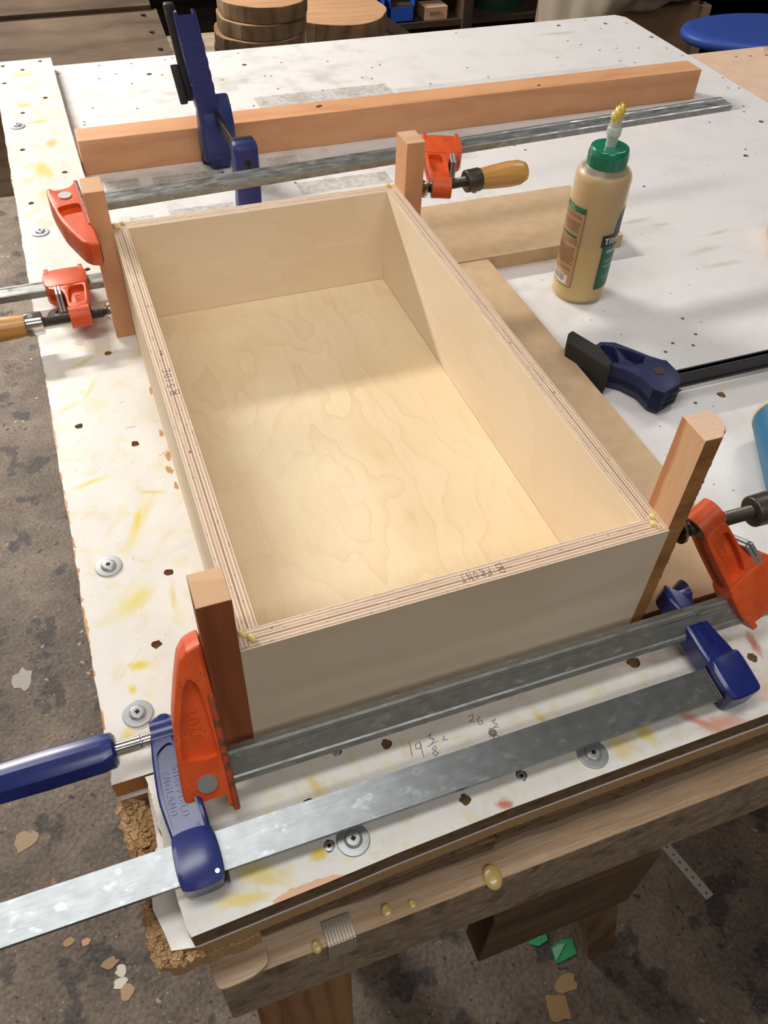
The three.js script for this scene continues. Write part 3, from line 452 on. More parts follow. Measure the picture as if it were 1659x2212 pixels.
// ------------------------------------------------------------ lumber, boards and the loose block
{
  const b = thing('lumber_beam', 'long square orange-brown timber lying across the workbench', 'beam', [.52, TT, -.985]);
  part(b, 'beam', boxUV(rbox(-.004 - .0, 1.05, TT, -.0893, -1.008, -.9635, 0.0012), 'x', [0.2, 0]), MAT.alder);
  for (const [x, z, r] of [[.36, -.99, .006], [.735, -.975, .0035]]) part(b, 'knot', new THREE.CylinderGeometry(r, r, 0.0006, 14).scale(1, 1, 0.55).rotateY(0.5).translate(x, -.0892, z), std({ color: 0x4a2c1c, roughness: 0.8 }));
  b.rotation.y = 0.004;
  const m1 = thing('fibreboard_strip', 'tan fibreboard strip lying under the long right side of the drawer', 'board', [.325, TT, -.28], 'fibreboard spacers on the workbench');
  part(m1, 'board', boxUV(rbox(.17, .4465, TT, TB - .0002, -.5535, -.0075, 0.0006), 'z'), MAT.mdf);
  const m2 = thing('fibreboard_strip', 'tan fibreboard strip lying crosswise behind the drawer, beside the glue bottle', 'board', [.33, TT, -.63], 'fibreboard spacers on the workbench');
  part(m2, 'board', boxUV(rbox(.02, .648, TT, TB - .0002, -.703, -.5558, 0.0006), 'x'), MAT.mdf);
  const wb = thing('wood_offcut', 'small pale wood offcut lying alone on the white bench top', 'offcut', [.87, TT, -.49]);
  part(wb, 'offcut', boxUV(rbox(.828, .93, TT, TT + .026, -.53, -.468, 0.001), 'x'), MAT.sap); wb.rotation.y = -0.55; wb.position.set(.887, TT + OY, -.478);
}

// ------------------------------------------------------------ clamps
function frame(g, origin, X, R) {   // local x = along the bar, y = reach, z = across
  const x = new THREE.Vector3(...X).normalize(), r = new THREE.Vector3(...R); r.addScaledVector(x, -r.dot(x)).normalize(); const n = x.clone().cross(r);
  g.quaternion.setFromRotationMatrix(new THREE.Matrix4().makeBasis(x, r, n)); g.position.set(origin[0], origin[1] + OY, origin[2]); g.local = true;
}
function thread(a, b, r, pitch = 0.0021) {
  const len = new THREE.Vector3(...a).distanceTo(new THREE.Vector3(...b)), prof = [[0, 0.0001]]; let t = 0;
  while (t < len - pitch) { prof.push([t, r * 0.84], [t + pitch * 0.25, r], [t + pitch * 0.55, r], [t + pitch * 0.8, r * 0.84]); t += pitch; }
  prof.push([len, r * 0.84], [len, 0.0001]); return latheAlong(a, b, prof, 18);
}
const barProfile = (w, t) => { const b = t / 2, s = t * 0.42; return [[-w, -s], [-w + .002, -b], [-w + .0045, -b], [-w + .006, -s], [w - .006, -s], [w - .0045, -b], [w - .002, -b], [w, -s], [w, s], [w - .002, b], [w - .0045, b], [w - .006, s], [-w + .006, s], [-w + .0045, b], [-w + .002, b], [-w, s]]; };
function barOf(pts, x0, x1) { return extrude(pts, x1 - x0).rotateY(Math.PI / 2).rotateX(Math.PI / 2).translate(x0, 0, 0); }   // profile (reach, across)
function barClamp(label, origin, X, R, o) {
  const t = thing('bar_clamp', label, 'clamp', [0, 0, 0], 'orange bar clamps around the drawer'); frame(t, origin, X, R);
  const bar = boxUV(extrude(barProfile(0.0125, 0.0085), o.bar[1] - o.bar[0]).rotateY(Math.PI / 2).rotateX(-Math.PI / 2).translate(o.bar[0], 0, 0), 'x');
  part(t, 'bar', bar, MAT.steel);
  // fixed head, contact plane at x = 0
  if (o.head !== false) {
    const out = smoothCurve([[-.0005, -.012], [-.0005, .05], [-.0005, .094], [-.004, .0965], [-.011, .094], [-.0165, .087], [-.022, .07], [-.0285, .046], [-.0325, .012], [-.0335, -.006], [-.0325, -.018], [-.029, -.02], [-.0265, -.0165], [-.0235, -.0145], [-.012, -.0165], [-.0075, -.0205], [-.005, -.024], [-.0005, -.0235]], 90);
    const panel = smoothCurve([[-.0065, .018], [-.0275, .021], [-.0245, .046], [-.018, .069], [-.0135, .076], [-.0085, .07], [-.0065, .048]], 40);
    const solid = carve(extrude(out, 0.025, 0.002, [], 3).translate(0, 0, -.0125), extrude(panel, .02).translate(0, 0, .0075), extrude(panel, .02).translate(0, 0, -.0275), box(-.0235, -.0065, -.03, -.0125, -.0075, .03));
    const head = part(t, 'fixed_head', boxUV(crease(solid)), MAT.orange);
    part(t, 'jaw_face', rbox(-.0032, .0002, .066, .0945, -.0095, .0095, 0.0008), MAT.darkSteel, head);
    part(t, 'jaw_flange', boxUV(rbox(-.0042, .0001, -.0255, .062, -.0145, .0145, 0.0014)), MAT.orangeWorn, head);
    part(t, 'rivet', merge([cyl([-.0168, 0, -.0136], [-.0168, 0, .0136], .0066, .0066, 28)]), MAT.washer, head, 'round zinc rivet');
    if (o.numbers) for (const s of [1, -1]) part(t, 'raised_number', text3('3701', 0.0078).rotateZ(s * -Math.PI / 2 * -1 + (s < 0 ? Math.PI : 0)).rotateY(s < 0 ? Math.PI : 0).translate(-.0165, .041, s * .0072), MAT.orange, head);
  }
  // sliding head with the screw
  const D = o.gap, c = Math.cos(o.cock ?? 0), s = Math.sin(o.cock ?? 0), sy = 0.078, bx = D + o.boss;
  const rot = (g) => g.translate(0, -sy, 0).rotateZ(o.cock ?? 0).translate(bx, sy, 0);
  const bodyPts = smoothCurve([[-.001, .07], [-.0045, .04], [-.006, .015], [-.006, -.019], [.012, -.020], [.036, -.019], [.037, .012], [.034, .022], [.0225, .03], [.0195, .045], [.019, .07], [.010, .074]], 60);
  const hole = smoothCurve([[.0015, .062], [-.001, .04], [-.0012, .024], [.012, .024], [.0155, .04], [.016, .062]], 30);
  const slide = part(t, 'sliding_head', boxUV(rot(merge([crease(extrude(bodyPts, .009, .001).translate(0, 0, -.0045)), crease(extrude(bodyPts, .021, .0016, [hole]).translate(0, 0, -.0105)), crease(extrude(smoothCurve([[-.006, -.02], [-.006, .018], [.036, .018], [.036, -.02]], 24), .0235, .002).translate(0, 0, -.01175)), cyl([-.001, sy, 0], [.0205, sy, 0], .0115, .0115, 28), rbox(-.007, -.002, -.026, -.012, -.012, .012, .001), rbox(.031, .036, -.026, -.012, -.012, .012, .001)]))), MAT.orange);
  part(t, 'boss_face', rot(cyl([-.0016, sy, 0], [-.0005, sy, 0], .0098, .0104, 28)), MAT.darkSteel, slide);
  if (o.numbers2) for (const q of [1, -1]) part(t, 'raised_number', rot(text3(o.numbers2, 0.0062).rotateZ(q > 0 ? o.turn2 ?? Math.PI / 2 : Math.PI / 2).rotateY(q < 0 ? Math.PI : 0).translate(.0072, .044, q * .0044)), MAT.orange, slide);
  for (const k of [0, .0028]) part(t, 'clutch_plate', rot(rbox(.0225 + k * 1.3, .0256 + k * 1.3, .012, .040, -.011, .011, .001)), MAT.washer, slide, 'bare steel clutch plate');
  const sx = bx + o.out, scr = part(t, 'screw', merge([thread([D + .008, sy, 0], [sx, sy, 0], .0056)]), MAT.darkSteel);
  part(t, 'swivel_pad', latheAlong([D, sy, 0], [D + 1, sy, 0], [[0, .0095], [.002, .0095], [.004, .0075], [.0065, .0042], [.0085, .0038], [.009, 0]], 24), MAT.chrome, scr);
  const fr = part(t, 'ferrule', latheAlong([sx - .004, sy, 0], [sx + 1, sy, 0], [[0, .0055], [0, .0105], [.0012, .0122], [.0165, .0128], [.018, .0122], [.018, 0]], 28), o.ferrule ?? MAT.darkSteel);
  part(t, 'set_screw', cyl([sx + .007, sy + .0045, .0108], [sx + .007, sy + .0056, .0128], .0026, .0026, 14), MAT.washer, fr);
  const hl = o.handle ?? 0.062; part(t, 'handle', boxUV(latheAlong([sx + .013, sy, 0], [sx + 1, sy, 0], [[0, .0112], [.004, .0116], [hl * .25, .0128], [hl * .6, .0142], [hl * .82, .0136], [hl * .94, .0105], [hl * .99, .005], [hl, 0]], 28), 'x'), MAT.handle);
  return t;
}
const s60 = Math.sin(Math.PI / 3), c60 = 0.5;
barClamp('orange bar clamp across the drawer front, its grey bar hanging just above the white board', [-.0211, -.09, .0243], [1, 0, .0085], [0, s60, -c60], { bar: [-.026, .62], gap: .3545, boss: .014, out: .055, cock: .5, numbers: true, numbers2: '3703', handle: .1 });
barClamp('orange bar clamp behind the drawer with its short round wooden handle', [-.0203, .0035, -.5875], [1, 0, -.05], [0, -.05, 1], { bar: [-.026, .838], gap: .3535, boss: .0125, out: .045, cock: .38, numbers: false, handle: .064 });
barClamp('orange bar clamp at the side board with its grey bar running out over the floor', [W + .022, -.1, -.6115], [-1, 0, .0], [0, .1, 1], { bar: [-.0, .95], head: false, gap: .3528, boss: .022, out: .052, cock: .03, numbers2: '3701', ferrule: MAT.chrome, handle: .1 });

// blue F clamp along the front edge
{
  const t = thing('f_clamp', 'blue cast F clamp lying along the front board with flat steel bar', 'clamp', [0, 0, 0]); frame(t, [0, -.1055, .0722], [1, 0, .004], [0, Math.sin(.15), -Math.cos(.15)]);
  const prof = [[-.0125, -.0032], [.0125, -.0032], [.0125, .0026], [.0118, .0032], [.005, .0032], [.004, .0027], [-.004, .0027], [-.005, .0032], [-.0118, .0032], [-.0125, .0026]];
  part(t, 'bar', boxUV(extrude(prof, .68).rotateY(Math.PI / 2).rotateX(-Math.PI / 2).translate(-.335, 0, 0), 'x', [0.05, 0]), MAT.zinc);
  const arm = smoothCurve([[-.0655, .094], [-.058, .0985], [-.0525, .0965], [-.0515, .083], [-.0475, .058], [-.0437, .034], [-.042, .01], [-.0415, -.012], [-.0445, -.0175], [-.064, -.0172], [-.0668, -.012], [-.067, .0094], [-.0706, .0399], [-.0692, .07]], 80);
  const pan = smoothCurve([[-.0585, .076], [-.0655, .07], [-.0672, .045], [-.0655, .022], [-.0635, .019], [-.0505, .0195], [-.0475, .024], [-.05, .05], [-.054, .074]], 40);
  const web = crease(carve(extrude(arm, .0215, .003, [], 3).translate(0, 0, -.01075), extrude(pan, .02).translate(0, 0, .0078), extrude(pan, .02).translate(0, 0, -.0278)));
  const a = part(t, 'sliding_arm', boxUV(merge([web, cyl([-.0665, .0865, 0], [-.0515, .0865, 0], .0125, .0125, 26), crease(extrude(smoothCurve([[-.067, -.0175], [-.067, .016], [-.0425, .016], [-.0415, -.0175]], 30), .0225, .0025).translate(0, 0, -.01125))])), MAT.blue);
  for (const [str, x, sz] of [['SHEFFIELD', -.0558, .0050], ['ENGLAND', -.0628, .0047]]) part(t, 'raised_lettering', text3(str, sz, .0009).rotateZ(-Math.PI / 2).translate(x, .044, .0075), MAT.blue, a);
  part(t, 'arm_rivet', cyl([-.0405, -.0135, -.006], [-.0385, -.0135, -.006], .0055, .0045, 16), MAT.darkSteel, a);
  part(t, 'arm_pin', cyl([-.0445, -.013, .0105], [-.0445, -.013, .0118], .0016, .0014, 12), MAT.chrome, a);
  const jaw = smoothCurve([[.3625, -.0115], [.3605, -.016], [.3475, -.0175], [.3375, -.0165], [.3365, .002], [.3345, .025], [.3345, .045], [.3365, .06], [.3345, .068], [.3342, .0775], [.3395, .0835], [.346, .0765], [.353, .0765], [.3575, .0745], [.358, .070], [.354, .0665], [.3545, .055], [.3565, .0388], [.361, .02], [.363, .002]], 100);
  const j = part(t, 'fixed_jaw', boxUV(merge([crease(extrude(jaw, .021, .0028, [], 3).translate(0, 0, -.0105)), crease(extrude(smoothCurve([[.364, -.0125], [.360, -.0175], [.337, -.0175], [.336, .013], [.345, .017], [.3635, .016]], 40), .0245, .003, [], 3).translate(0, 0, -.01225)), new THREE.ConeGeometry(.0105, .02, 22).rotateZ(Math.PI / 2).translate(.3455, .0755, .002)])), MAT.blue);
  part(t, 'raised_lettering', text3('RECORD', .0055, .0012).rotateZ(-Math.PI / 2).translate(.3468, .0395, .0103), MAT.blue, j);
  part(t, 'bar_weld', rbox(.333, .3355, -.0135, .0135, -.004, .0045, .001), MAT.darkSteel, j);
  const sp = part(t, 'spindle', merge([latheAlong([-.0905, .0865, 0], [0, .0865, 0], [[0, .0052], [.016, .0052], [.0162, .0058], [.017, .0046], [.0182, .006], [.0192, .0046], [.0204, .006], [.0214, .0046], [.0226, .006], [.0236, .0046], [.026, .006], [.036, .005], [.056, .005], [.06, .0048], [.06, 0]], 24), latheAlong([-.0315, .0865, 0], [0, .0865, 0], [[0, .005], [.004, .0085], [.0095, .0095], [.0102, 0]], 22)]), MAT.chrome);
  // faceted tapering handle
  const hp = [], rings = [[-.0905, .72], [-.0925, .93], [-.1, 1], [-.135, 1.03], [-.175, .98], [-.215, .86], [-.228, .74], [-.231, .4], [-.2312, 0]];
  const hg = new THREE.BufferGeometry(), n = 24, idx = [];
  rings.forEach(([x, q], k) => { for (let i = 0; i < n; i++) { const th = i / n * Math.PI * 2, oct = 1 / Math.max(...[0, 1, 2, 3].map((m) => Math.abs(Math.cos(th - m * Math.PI / 4 - .39)))); const e = k > 1 && k < 6 ? .55 : 0.15, r = .0131 * q * (1 - e + e * oct * 0.98); hp.push(x, .0865 + Math.sin(th) * r, Math.cos(th) * r); } });
  for (let k = 0; k < rings.length - 1; k++) for (let i = 0; i < n; i++) { const a0 = k * n + i, b0 = k * n + (i + 1) % n, c0 = a0 + n, d0 = b0 + n; idx.push(a0, b0, c0, b0, d0, c0); }
  for (let i = 1; i < n - 1; i++) idx.push(0, i + 1, i);
  hg.setAttribute('position', new THREE.Float32BufferAttribute(hp, 3)); hg.setIndex(idx); hg.computeVertexNormals();
  part(t, 'handle', boxUV(crease(hg, .35)), MAT.blue);
}

// trigger clamps
{
  // standing against the timber
  const t = thing('trigger_clamp', 'dark blue pistol-grip trigger clamp standing against the timber', 'clamp', [.19, TT, -.93]);
  const w = 0.5;
  const side = (pts, x0, x1, bev = .003) => crease(extrude(pts, x1 - x0, bev, [], 3).rotateY(-Math.PI / 2).translate(x1, 0, 0), .7);   // (z, y) outline
  const zy = (pts) => pts.map(([z, y]) => [z, y]);
  const body = part(t, 'body', side(smoothCurve([[-.955, -.118], [-.953, -.075], [-.95, -.045], [-.938, -.036], [-.922, -.05], [-.912, -.07], [-.913, -.1], [-.922, -.124], [-.94, -.128]], 50), .165, .211, .005), MAT.bluePlastic);
  part(t, 'side_plate', side(smoothCurve([[-.948, -.112], [-.946, -.08], [-.944, -.06], [-.934, -.05], [-.924, -.06], [-.919, -.08], [-.921, -.1], [-.93, -.117]], 40), .1638, .1665, .0008), MAT.bluePlasticDark, body);
  const grip = smoothCurve([[-.951, -.05], [-.9495, -.005], [-.947, .035], [-.943, .0705], [-.934, .072], [-.931, .06], [-.927, .02], [-.9235, -.02], [-.92, -.056]], 50);
  part(t, 'grip', merge([carve(side(grip, .1735, .2035, .004), box(.1785, .1985, .052, .09, -.96, -.9325)), ...[.03, .012, -.004, -.02].map((y, i) => rbox(.1733, .2037, y - .005, y + .005, -.935 + i * .0016, -.9277 + i * .0016, .0012, 2))]), MAT.bluePlastic);
  const gg = t.children[t.children.length - 1]; gg.geometry.applyMatrix4(new THREE.Matrix4().makeShear(0, 0, -.12, 0, 0, 0));
  part(t, 'trigger', side(smoothCurve([[-.952, -.045], [-.957, -.01], [-.958, .03], [-.958, .072], [-.953, .079], [-.945, .078], [-.946, .07], [-.9515, .06], [-.95, .0], [-.947, -.04]], 50), .1655, .1795, .003), MAT.black);
  t.children[t.children.length - 1].geometry.applyMatrix4(new THREE.Matrix4().makeShear(0, 0, -.12, 0, 0, 0));
  part(t, 'release_lever', side(smoothCurve([[-.948, -.048], [-.952, -.02], [-.956, .0], [-.952, .002], [-.945, -.015], [-.94, -.04]], 30), .155, .166, .002), MAT.black);
  t.children[t.children.length - 1].geometry.applyMatrix4(new THREE.Matrix4().makeShear(0, 0, -.12, 0, 0, 0));
  const pad = part(t, 'pad', rbox(.166, .204, TT, -.085, -.959, -.948, .004, 3), MAT.rubber); part(t, 'pad_insert', rbox(.170, .200, TT + .004, -.089, -.9485, -.9455, .001), MAT.bluePlasticDark, pad);
  part(t, 'jaw_foot', side(smoothCurve([[-.948, -.105], [-.949, TT + .002], [-.93, TT + .001], [-.918, -.118], [-.92, -.1]], 30), .176, .203), MAT.bluePlastic);
  part(t, 'bar', rbox(.1845, .1905, -.0705, -.0515, -.955, -.770, .001), MAT.blackSteel);
  const j = part(t, 'fixed_jaw', side(smoothCurve([[-.7815, -.036], [-.782, -.09], [-.789, -.118], [-.789, TT + .001], [-.772, TT], [-.764, -.118], [-.762, -.09], [-.763, -.045], [-.768, -.036]], 50), .172, .204, .004), MAT.bluePlastic);
  part(t, 'jaw_pad', rbox(.1725, .2035, -.085, -.0325, -.7905, -.778, .005, 3), MAT.rubber, j);
  part(t, 'bar_slot', merge([rbox(.1855, .1905, -.078, -.054, -.7628, -.7612, .0006, 1), rbox(.1835, .1925, -.061, -.054, -.7628, -.7612, .0006, 1)]), MAT.black, j);
  t.rotation.y = 0.03;
}
{
  // lying flat on the bench top, near the right edge of the picture
  const t = thing('trigger_clamp', 'dark blue trigger clamp lying flat on the bench with a black bar and pad', 'clamp', [.52, TT, -.3]);
  const y0 = TT + .003, y1 = TT + .031;
  const out = [[.4655, -.3335], [.4705, -.3345], [.482, -.3395], [.497, -.3335], [.5085, -.318], [.521, -.3], [.5335, -.2865], [.5345, -.262], [.5265, -.2475], [.499, -.2385], [.4915, -.2485], [.491, -.2685], [.481, -.2875], [.4665, -.299], [.4645, -.31]];
  const sc = (p, k) => { const cx = .502, cz = -.29; return p.map(([x, z]) => [cx + (x - cx) * k, cz + (z - cz) * k]); };
  const h1 = [[.4695, -.3285], [.482, -.3335], [.491, -.3265], [.4905, -.3065], [.481, -.2995], [.4705, -.3045]], h2 = [[.4945, -.3245], [.5035, -.3155], [.5155, -.3], [.5065, -.2915], [.4965, -.292], [.493, -.303]];
  const rimS = raise(out, y0, y1, .0015, [h1, h2]), web = raise(out, y0 + .006, y1 - .012, .001);
  const j = part(t, 'fixed_jaw', merge([crease(rimS), crease(web), crease(raise([[.497, -.285], [.517, -.296], [.534, -.287], [.5345, -.262], [.5265, -.2475], [.499, -.2385], [.4915, -.2485], [.4915, -.27]], y0, y1 + .001, .0025))]), MAT.bluePlasticDark);
  part(t, 'bolt_recess', cyl([.5145, y1 + .0004, -.272], [.5145, y1 + .0016, -.272], .0066, .0066, 6), std({ color: 0x3a322c, roughness: 0.7 }), j);
  for (let k = 0; k < 3; k++) part(t, 'cooling_slot', rbox(-.008, .008, -.0009, .0009, -.0006, .0006, .0003, 1).rotateY(.32).translate(.5135 + k * .003, y0 + .007 + k * .007, -.2425 + (-.003) * 0), MAT.black, j);
  const pad = part(t, 'pad', boxUV(raise([[.4375, -.3445], [.4465, -.3595], [.4535, -.3625], [.4675, -.325], [.4665, -.298], [.457, -.2895]].map(([x, z]) => [x + .003, z + .003]), TT + .0005, TT + .038, .002)), MAT.rubber);
  for (const [x, z] of [[.469, -.325], [.4735, -.31]]) part(t, 'pad_clip', rbox(x - .002, x + .003, y1 - .008, y1 - .001, z - .003, z + .003, .001), std({ color: 0xb98a3c, roughness: 0.5 }), pad);
  part(t, 'bar', rbox(.525, .95, TT + .006, TT + .026, -.273, -.2665, .001), MAT.blackSteel);
  part(t, 'bar_edge', merge([rbox(.525, .95, TT + .022, TT + .026, -.2745, -.265, .001), rbox(.525, .95, TT + .006, TT + .010, -.2745, -.265, .001)]), MAT.blackSteel);
  t.rotation.y = 0.0;
}

// ------------------------------------------------------------ glue bottle
{
  const [bx, bz] = [.5363, -.477], t = thing('glue_bottle', 'squeeze bottle of yellow wood glue with green cap and caked nozzle', 'glue bottle', [bx, TT, bz]);
  const R = .0319, at = (h) => [bx, TT + h, bz];
  const lathe = (prof, seg = 48) => new THREE.LatheGeometry(prof.map(([r, y]) => new THREE.Vector2(Math.max(r, 1e-5), y)), seg).translate(bx, TT, bz);
  part(t, 'body', lathe([[0, .0006], [.026, .0004], [.0295, .002], [R, .0065], [R, .15], [.0312, .1545], [.0285, .159], [.0235, .1628], [.0215, .1645], [.0205, .166], [.0205, .170], [0, .170]]), phys({ color: 0xf2e8cc, roughness: 0.36, transmission: 0.75, thickness: 0, ior: 1.45 }));
  part(t, 'glue_fill', lathe([[0, .002], [.028, .003], [.0306, .008], [.0306, .074], [.0303, .0755], [0, .0757]], 40), std({ color: 0xe6ca62, roughness: 0.5 }));
  part(t, 'glue_coat', lathe([[.0300, .0757], [.0302, .14], [.0294, .153], [.026, .1585]], 40), std({ color: 0xd8bc86, roughness: 0.6, side: THREE.DoubleSide }));
  const cap = part(t, 'cap', lathe([[.0216, .1635], [.0222, .164], [.0222, .178], [.0208, .1832], [.018, .1845], [.008, .1848], [0, .1848]], 60), phys({ color: 0x0c7a5c, roughness: 0.25, clearcoat: 0.6 }));
  const ribs = []; for (let i = 0; i < 60; i++) { const a = i / 60 * Math.PI * 2; ribs.push(new THREE.BoxGeometry(.0006, .0125, .0012).rotateY(-a).translate(bx + Math.cos(a) * .0222, TT + .171, bz + Math.sin(a) * .0222)); }
  part(t, 'cap_ribs', merge(ribs), cap.material, cap);
  part(t, 'nozzle', lathe([[.0062, .1848], [.0062, .1905], [.0066, .191], [.0066, .196], [.008, .1965], [.008, .2035], [.0068, .2045], [.0062, .206], [.0056, .219], [0, .219]], 26), phys({ color: 0xd6e0d8, roughness: 0.3, transmission: 0.35, thickness: 0 }));
  const cake = new THREE.SphereGeometry(1, 24, 20), p = cake.attributes.position; for (let i = 0; i < p.count; i++) { const v = [p.getX(i), p.getY(i), p.getZ(i)], q = 1 + 0.18 * n3(v[0] * 2, v[1] * 2, v[2] * 2); p.setXYZ(i, v[0] * .0066 * q + (v[1] > 0 ? v[1] * .0035 : 0), v[1] * .0125 * q, v[2] * .0062 * q); } cake.computeVertexNormals();
  part(t, 'glue_cake', cake.translate(bx, TT + .2155, bz), phys({ color: 0xd8b93c, roughness: 0.3, clearcoat: 0.5 }), null, 'dried yellow glue');
  const lab = (th0, thl, h0, h1, r, draw, w, h) => { const g = new THREE.CylinderGeometry(r, r, h1 - h0, 40, 1, true, th0, thl).translate(bx, TT + (h0 + h1) / 2, bz); return [g, std({ map: canvasTex(w, h, draw), roughness: 0.45, side: THREE.DoubleSide })]; };
  // back label: seen at the left of the bottle
  const A0 = -0.6358;   // direction of the viewer round the bottle
  const [g1, m1] = lab(A0 - 1.62, 1.34, .0225, .1225, R + .0003, (g, w, h) => {
    g.fillStyle = 'rgb(120,86,40)'; g.fillRect(0, 0, w, h); g.fillStyle = 'rgb(190,152,110)'; g.fillRect(8, 8, w - 16, h - 16); g.fillStyle = 'rgb(16,108,72)'; g.fillRect(8, 8, w - 16, 66);
    g.fillStyle = 'rgb(160,206,180)'; g.font = 'bold 26px sans-serif'; g.fillText('Ultimate', 150, 36); g.fillText('Wood Glue', 150, 62);
    g.fillStyle = 'rgb(74,54,34)'; g.font = '15px sans-serif'; const para = (y0, n, ind) => { for (let i = 0; i < n; i++) { let x = 30 + (i ? 0 : ind); while (x < w - 60 - (i === n - 1 ? 160 : 0)) { const l = rr(14, 46); g.fillRect(x, y0 + i * 20, l, 8); x += l + 8; } } };
    para(96, 4, 0); para(196, 8, 20); g.fillStyle = 'rgb(16,108,72)'; g.fillRect(8, 372, w - 60, 34); g.fillStyle = 'rgb(74,54,34)'; para(424, 5, 0); para(540, 13, 0); para(830, 3, 0);
    g.fillStyle = 'rgb(226,214,200)'; g.fillRect(60, 930, w - 130, 128); g.fillStyle = 'rgb(30,26,26)'; let x = 90; while (x < w - 120) { const l = rr(2, 9); g.fillRect(x, 940, l, 88); x += l + rr(3, 8); } g.font = '20px sans-serif'; g.fillText('0 37083', 120, 1050);
  }, 440, 1080);
  part(t, 'back_label', g1, m1, null, 'tan label with barcode and green bands');
  const [g2, m2] = lab(A0 + .62, 1.9, .0225, .079, R + .0003, (g, w, h) => {
    g.fillStyle = 'rgb(30,36,28)'; g.fillRect(0, 0, w, h); g.fillStyle = 'rgb(14,104,74)'; g.fillRect(14, 0, w - 28, h - 14);
    g.fillStyle = 'rgb(196,222,204)'; g.font = 'bold 78px sans-serif'; g.fillText('Wood Glue', 70, 110); g.font = '40px sans-serif'; g.fillText('Colle à bois', 80, 240); g.fillText('Waterproof', 80, 320); g.fillText('16 FL OZ', 80, 480);
  }, 700, 640);
  const lb = part(t, 'front_label', g2, m2, null, 'green label with dark border');
  const [g3, m3] = lab(A0 + .50, 2.1, .079, .0935, R + .00045, (g, w, h) => { g.fillStyle = 'rgb(28,24,24)'; g.fillRect(0, 0, w, h); g.fillStyle = 'rgb(232,230,222)'; g.font = 'bold 128px sans-serif'; g.fillText('Titebond', 40, 136); }, 760, 170);
  part(t, 'brand_band', g3, m3, lb);
  const [g4, m4] = lab(A0 + 1.0, 1.0, .0935, .122, R + .0003, (g, w, h) => { g.clearRect(0, 0, w, h); g.fillStyle = 'rgb(20,26,24)'; g.beginPath(); g.ellipse(w / 2, h, w / 2, h, 0, 0, 7); g.fill(); g.strokeStyle = 'rgb(18,116,80)'; g.lineWidth = 26; g.beginPath(); g.ellipse(w / 2, h, w / 2 - 26, h - 26, 0, 0, 7); g.stroke(); }, 360, 300);
  m4.alphaTest = 0.5; part(t, 'label_arch', g4, m4, lb);
}
// blue tube tool at the right
{
  const t = thing('blue_bottle', 'blue round container with a cream end lying on the bench', 'container', [.57, TT, -.12]);
  const a = [.597, TT + .0305, -.170], d = [-.49, 0, .87], to = (k) => [a[0] + d[0] * k, a[1], a[2] + d[2] * k];
  part(t, 'tube', latheAlong(to(.008), to(1), [[0, .0296], [.002, .0303], [.12, .0303], [.126, .028], [.126, 0]], 40), std({ color: 0x2f6e92, roughness: 0.45 }));
  part(t, 'end_cap', latheAlong(to(0), to(1), [[0, 0], [.0001, .024], [.002, .029], [.006, .0306], [.0095, .0300], [.0095, 0]], 40), std({ color: 0xcfc2a4, roughness: 0.6 }));
}

// ------------------------------------------------------------ under the bench: sawhorse and litter on the floor
{
  const t = thing('sawhorse', 'rough brown wooden sawhorse carrying the workbench front', 'sawhorse', [.2, FY, .02]);
  part(t, 'beam', boxUV(rbox(-.03, .325, -.40, -.284, .045, .085, .002), 'x'), std({ map: T.grey, color: 0xc2b09e, roughness: 0.9 }));
  part(t, 'beam', boxUV(rbox(.165, .335, -.455, -.33, .088, .118, .002), 'x'), std({ map: T.grey, color: 0xb09c88, roughness: 0.9 }));
  const leg = (a, b, w, d, mat) => { const A = new THREE.Vector3(...a), B = new THREE.Vector3(...b), g = new RoundedBoxGeometry(w, A.distanceTo(B), d, 1, .002); g.applyQuaternion(new THREE.Quaternion().setFromUnitVectors(new THREE.Vector3(0, 1, 0), A.clone().sub(B).normalize())); part(t, 'leg', boxUV(g.translate((A.x + B.x) / 2, (A.y + B.y) / 2, (A.z + B.z) / 2), 'y'), mat); };
  const lm = std({ map: T.grey, color: 0xd8c4ae, roughness: 0.9 });
  leg([.30, -.33, .06], [.475, FY + .002, .05], .045, .035, lm); leg([.0, -.29, .065], [-.005, FY + .002, .13], .09, .03, std({ map: T.oldpine, color: 0xc8ae90, roughness: 0.9 })); leg([.06, -.29, .05], [.12, FY + .002, -.1], .07, .03, lm);
}
const litter = (label, pts, x, z) => { const t = thing('tape_scrap', label, 'tape scrap', [x, FY, z], 'green tape scraps on the floor'); part(t, 'tape', raise(pts.map(([a, b]) => [x + a, z + b]), FY + .0008, FY + .0025), std({ color: 0x2f9c66, roughness: 0.6 })); const f = part(t, 'fold', raise(pts.slice(0, 4).map(([a, b]) => [x + a * .6 - .006, z + b * .7]), FY + .0025, FY + .004), std({ color: 0x7fb596, roughness: 0.7 })); };
litter('torn green tape scrap on the floor nearer the bench shadow', [[-.02, -.015], [.004, -.018], [.016, -.006], [.012, .016], [-.006, .019], [-.018, .012]], .392, .004);
litter('torn green tape scrap beside the sawhorse leg foot', [[-.02, .012], [-.016, -.012], [.006, -.016], [.022, -.012], [.018, .01], [-.004, .012]], .42, .043);
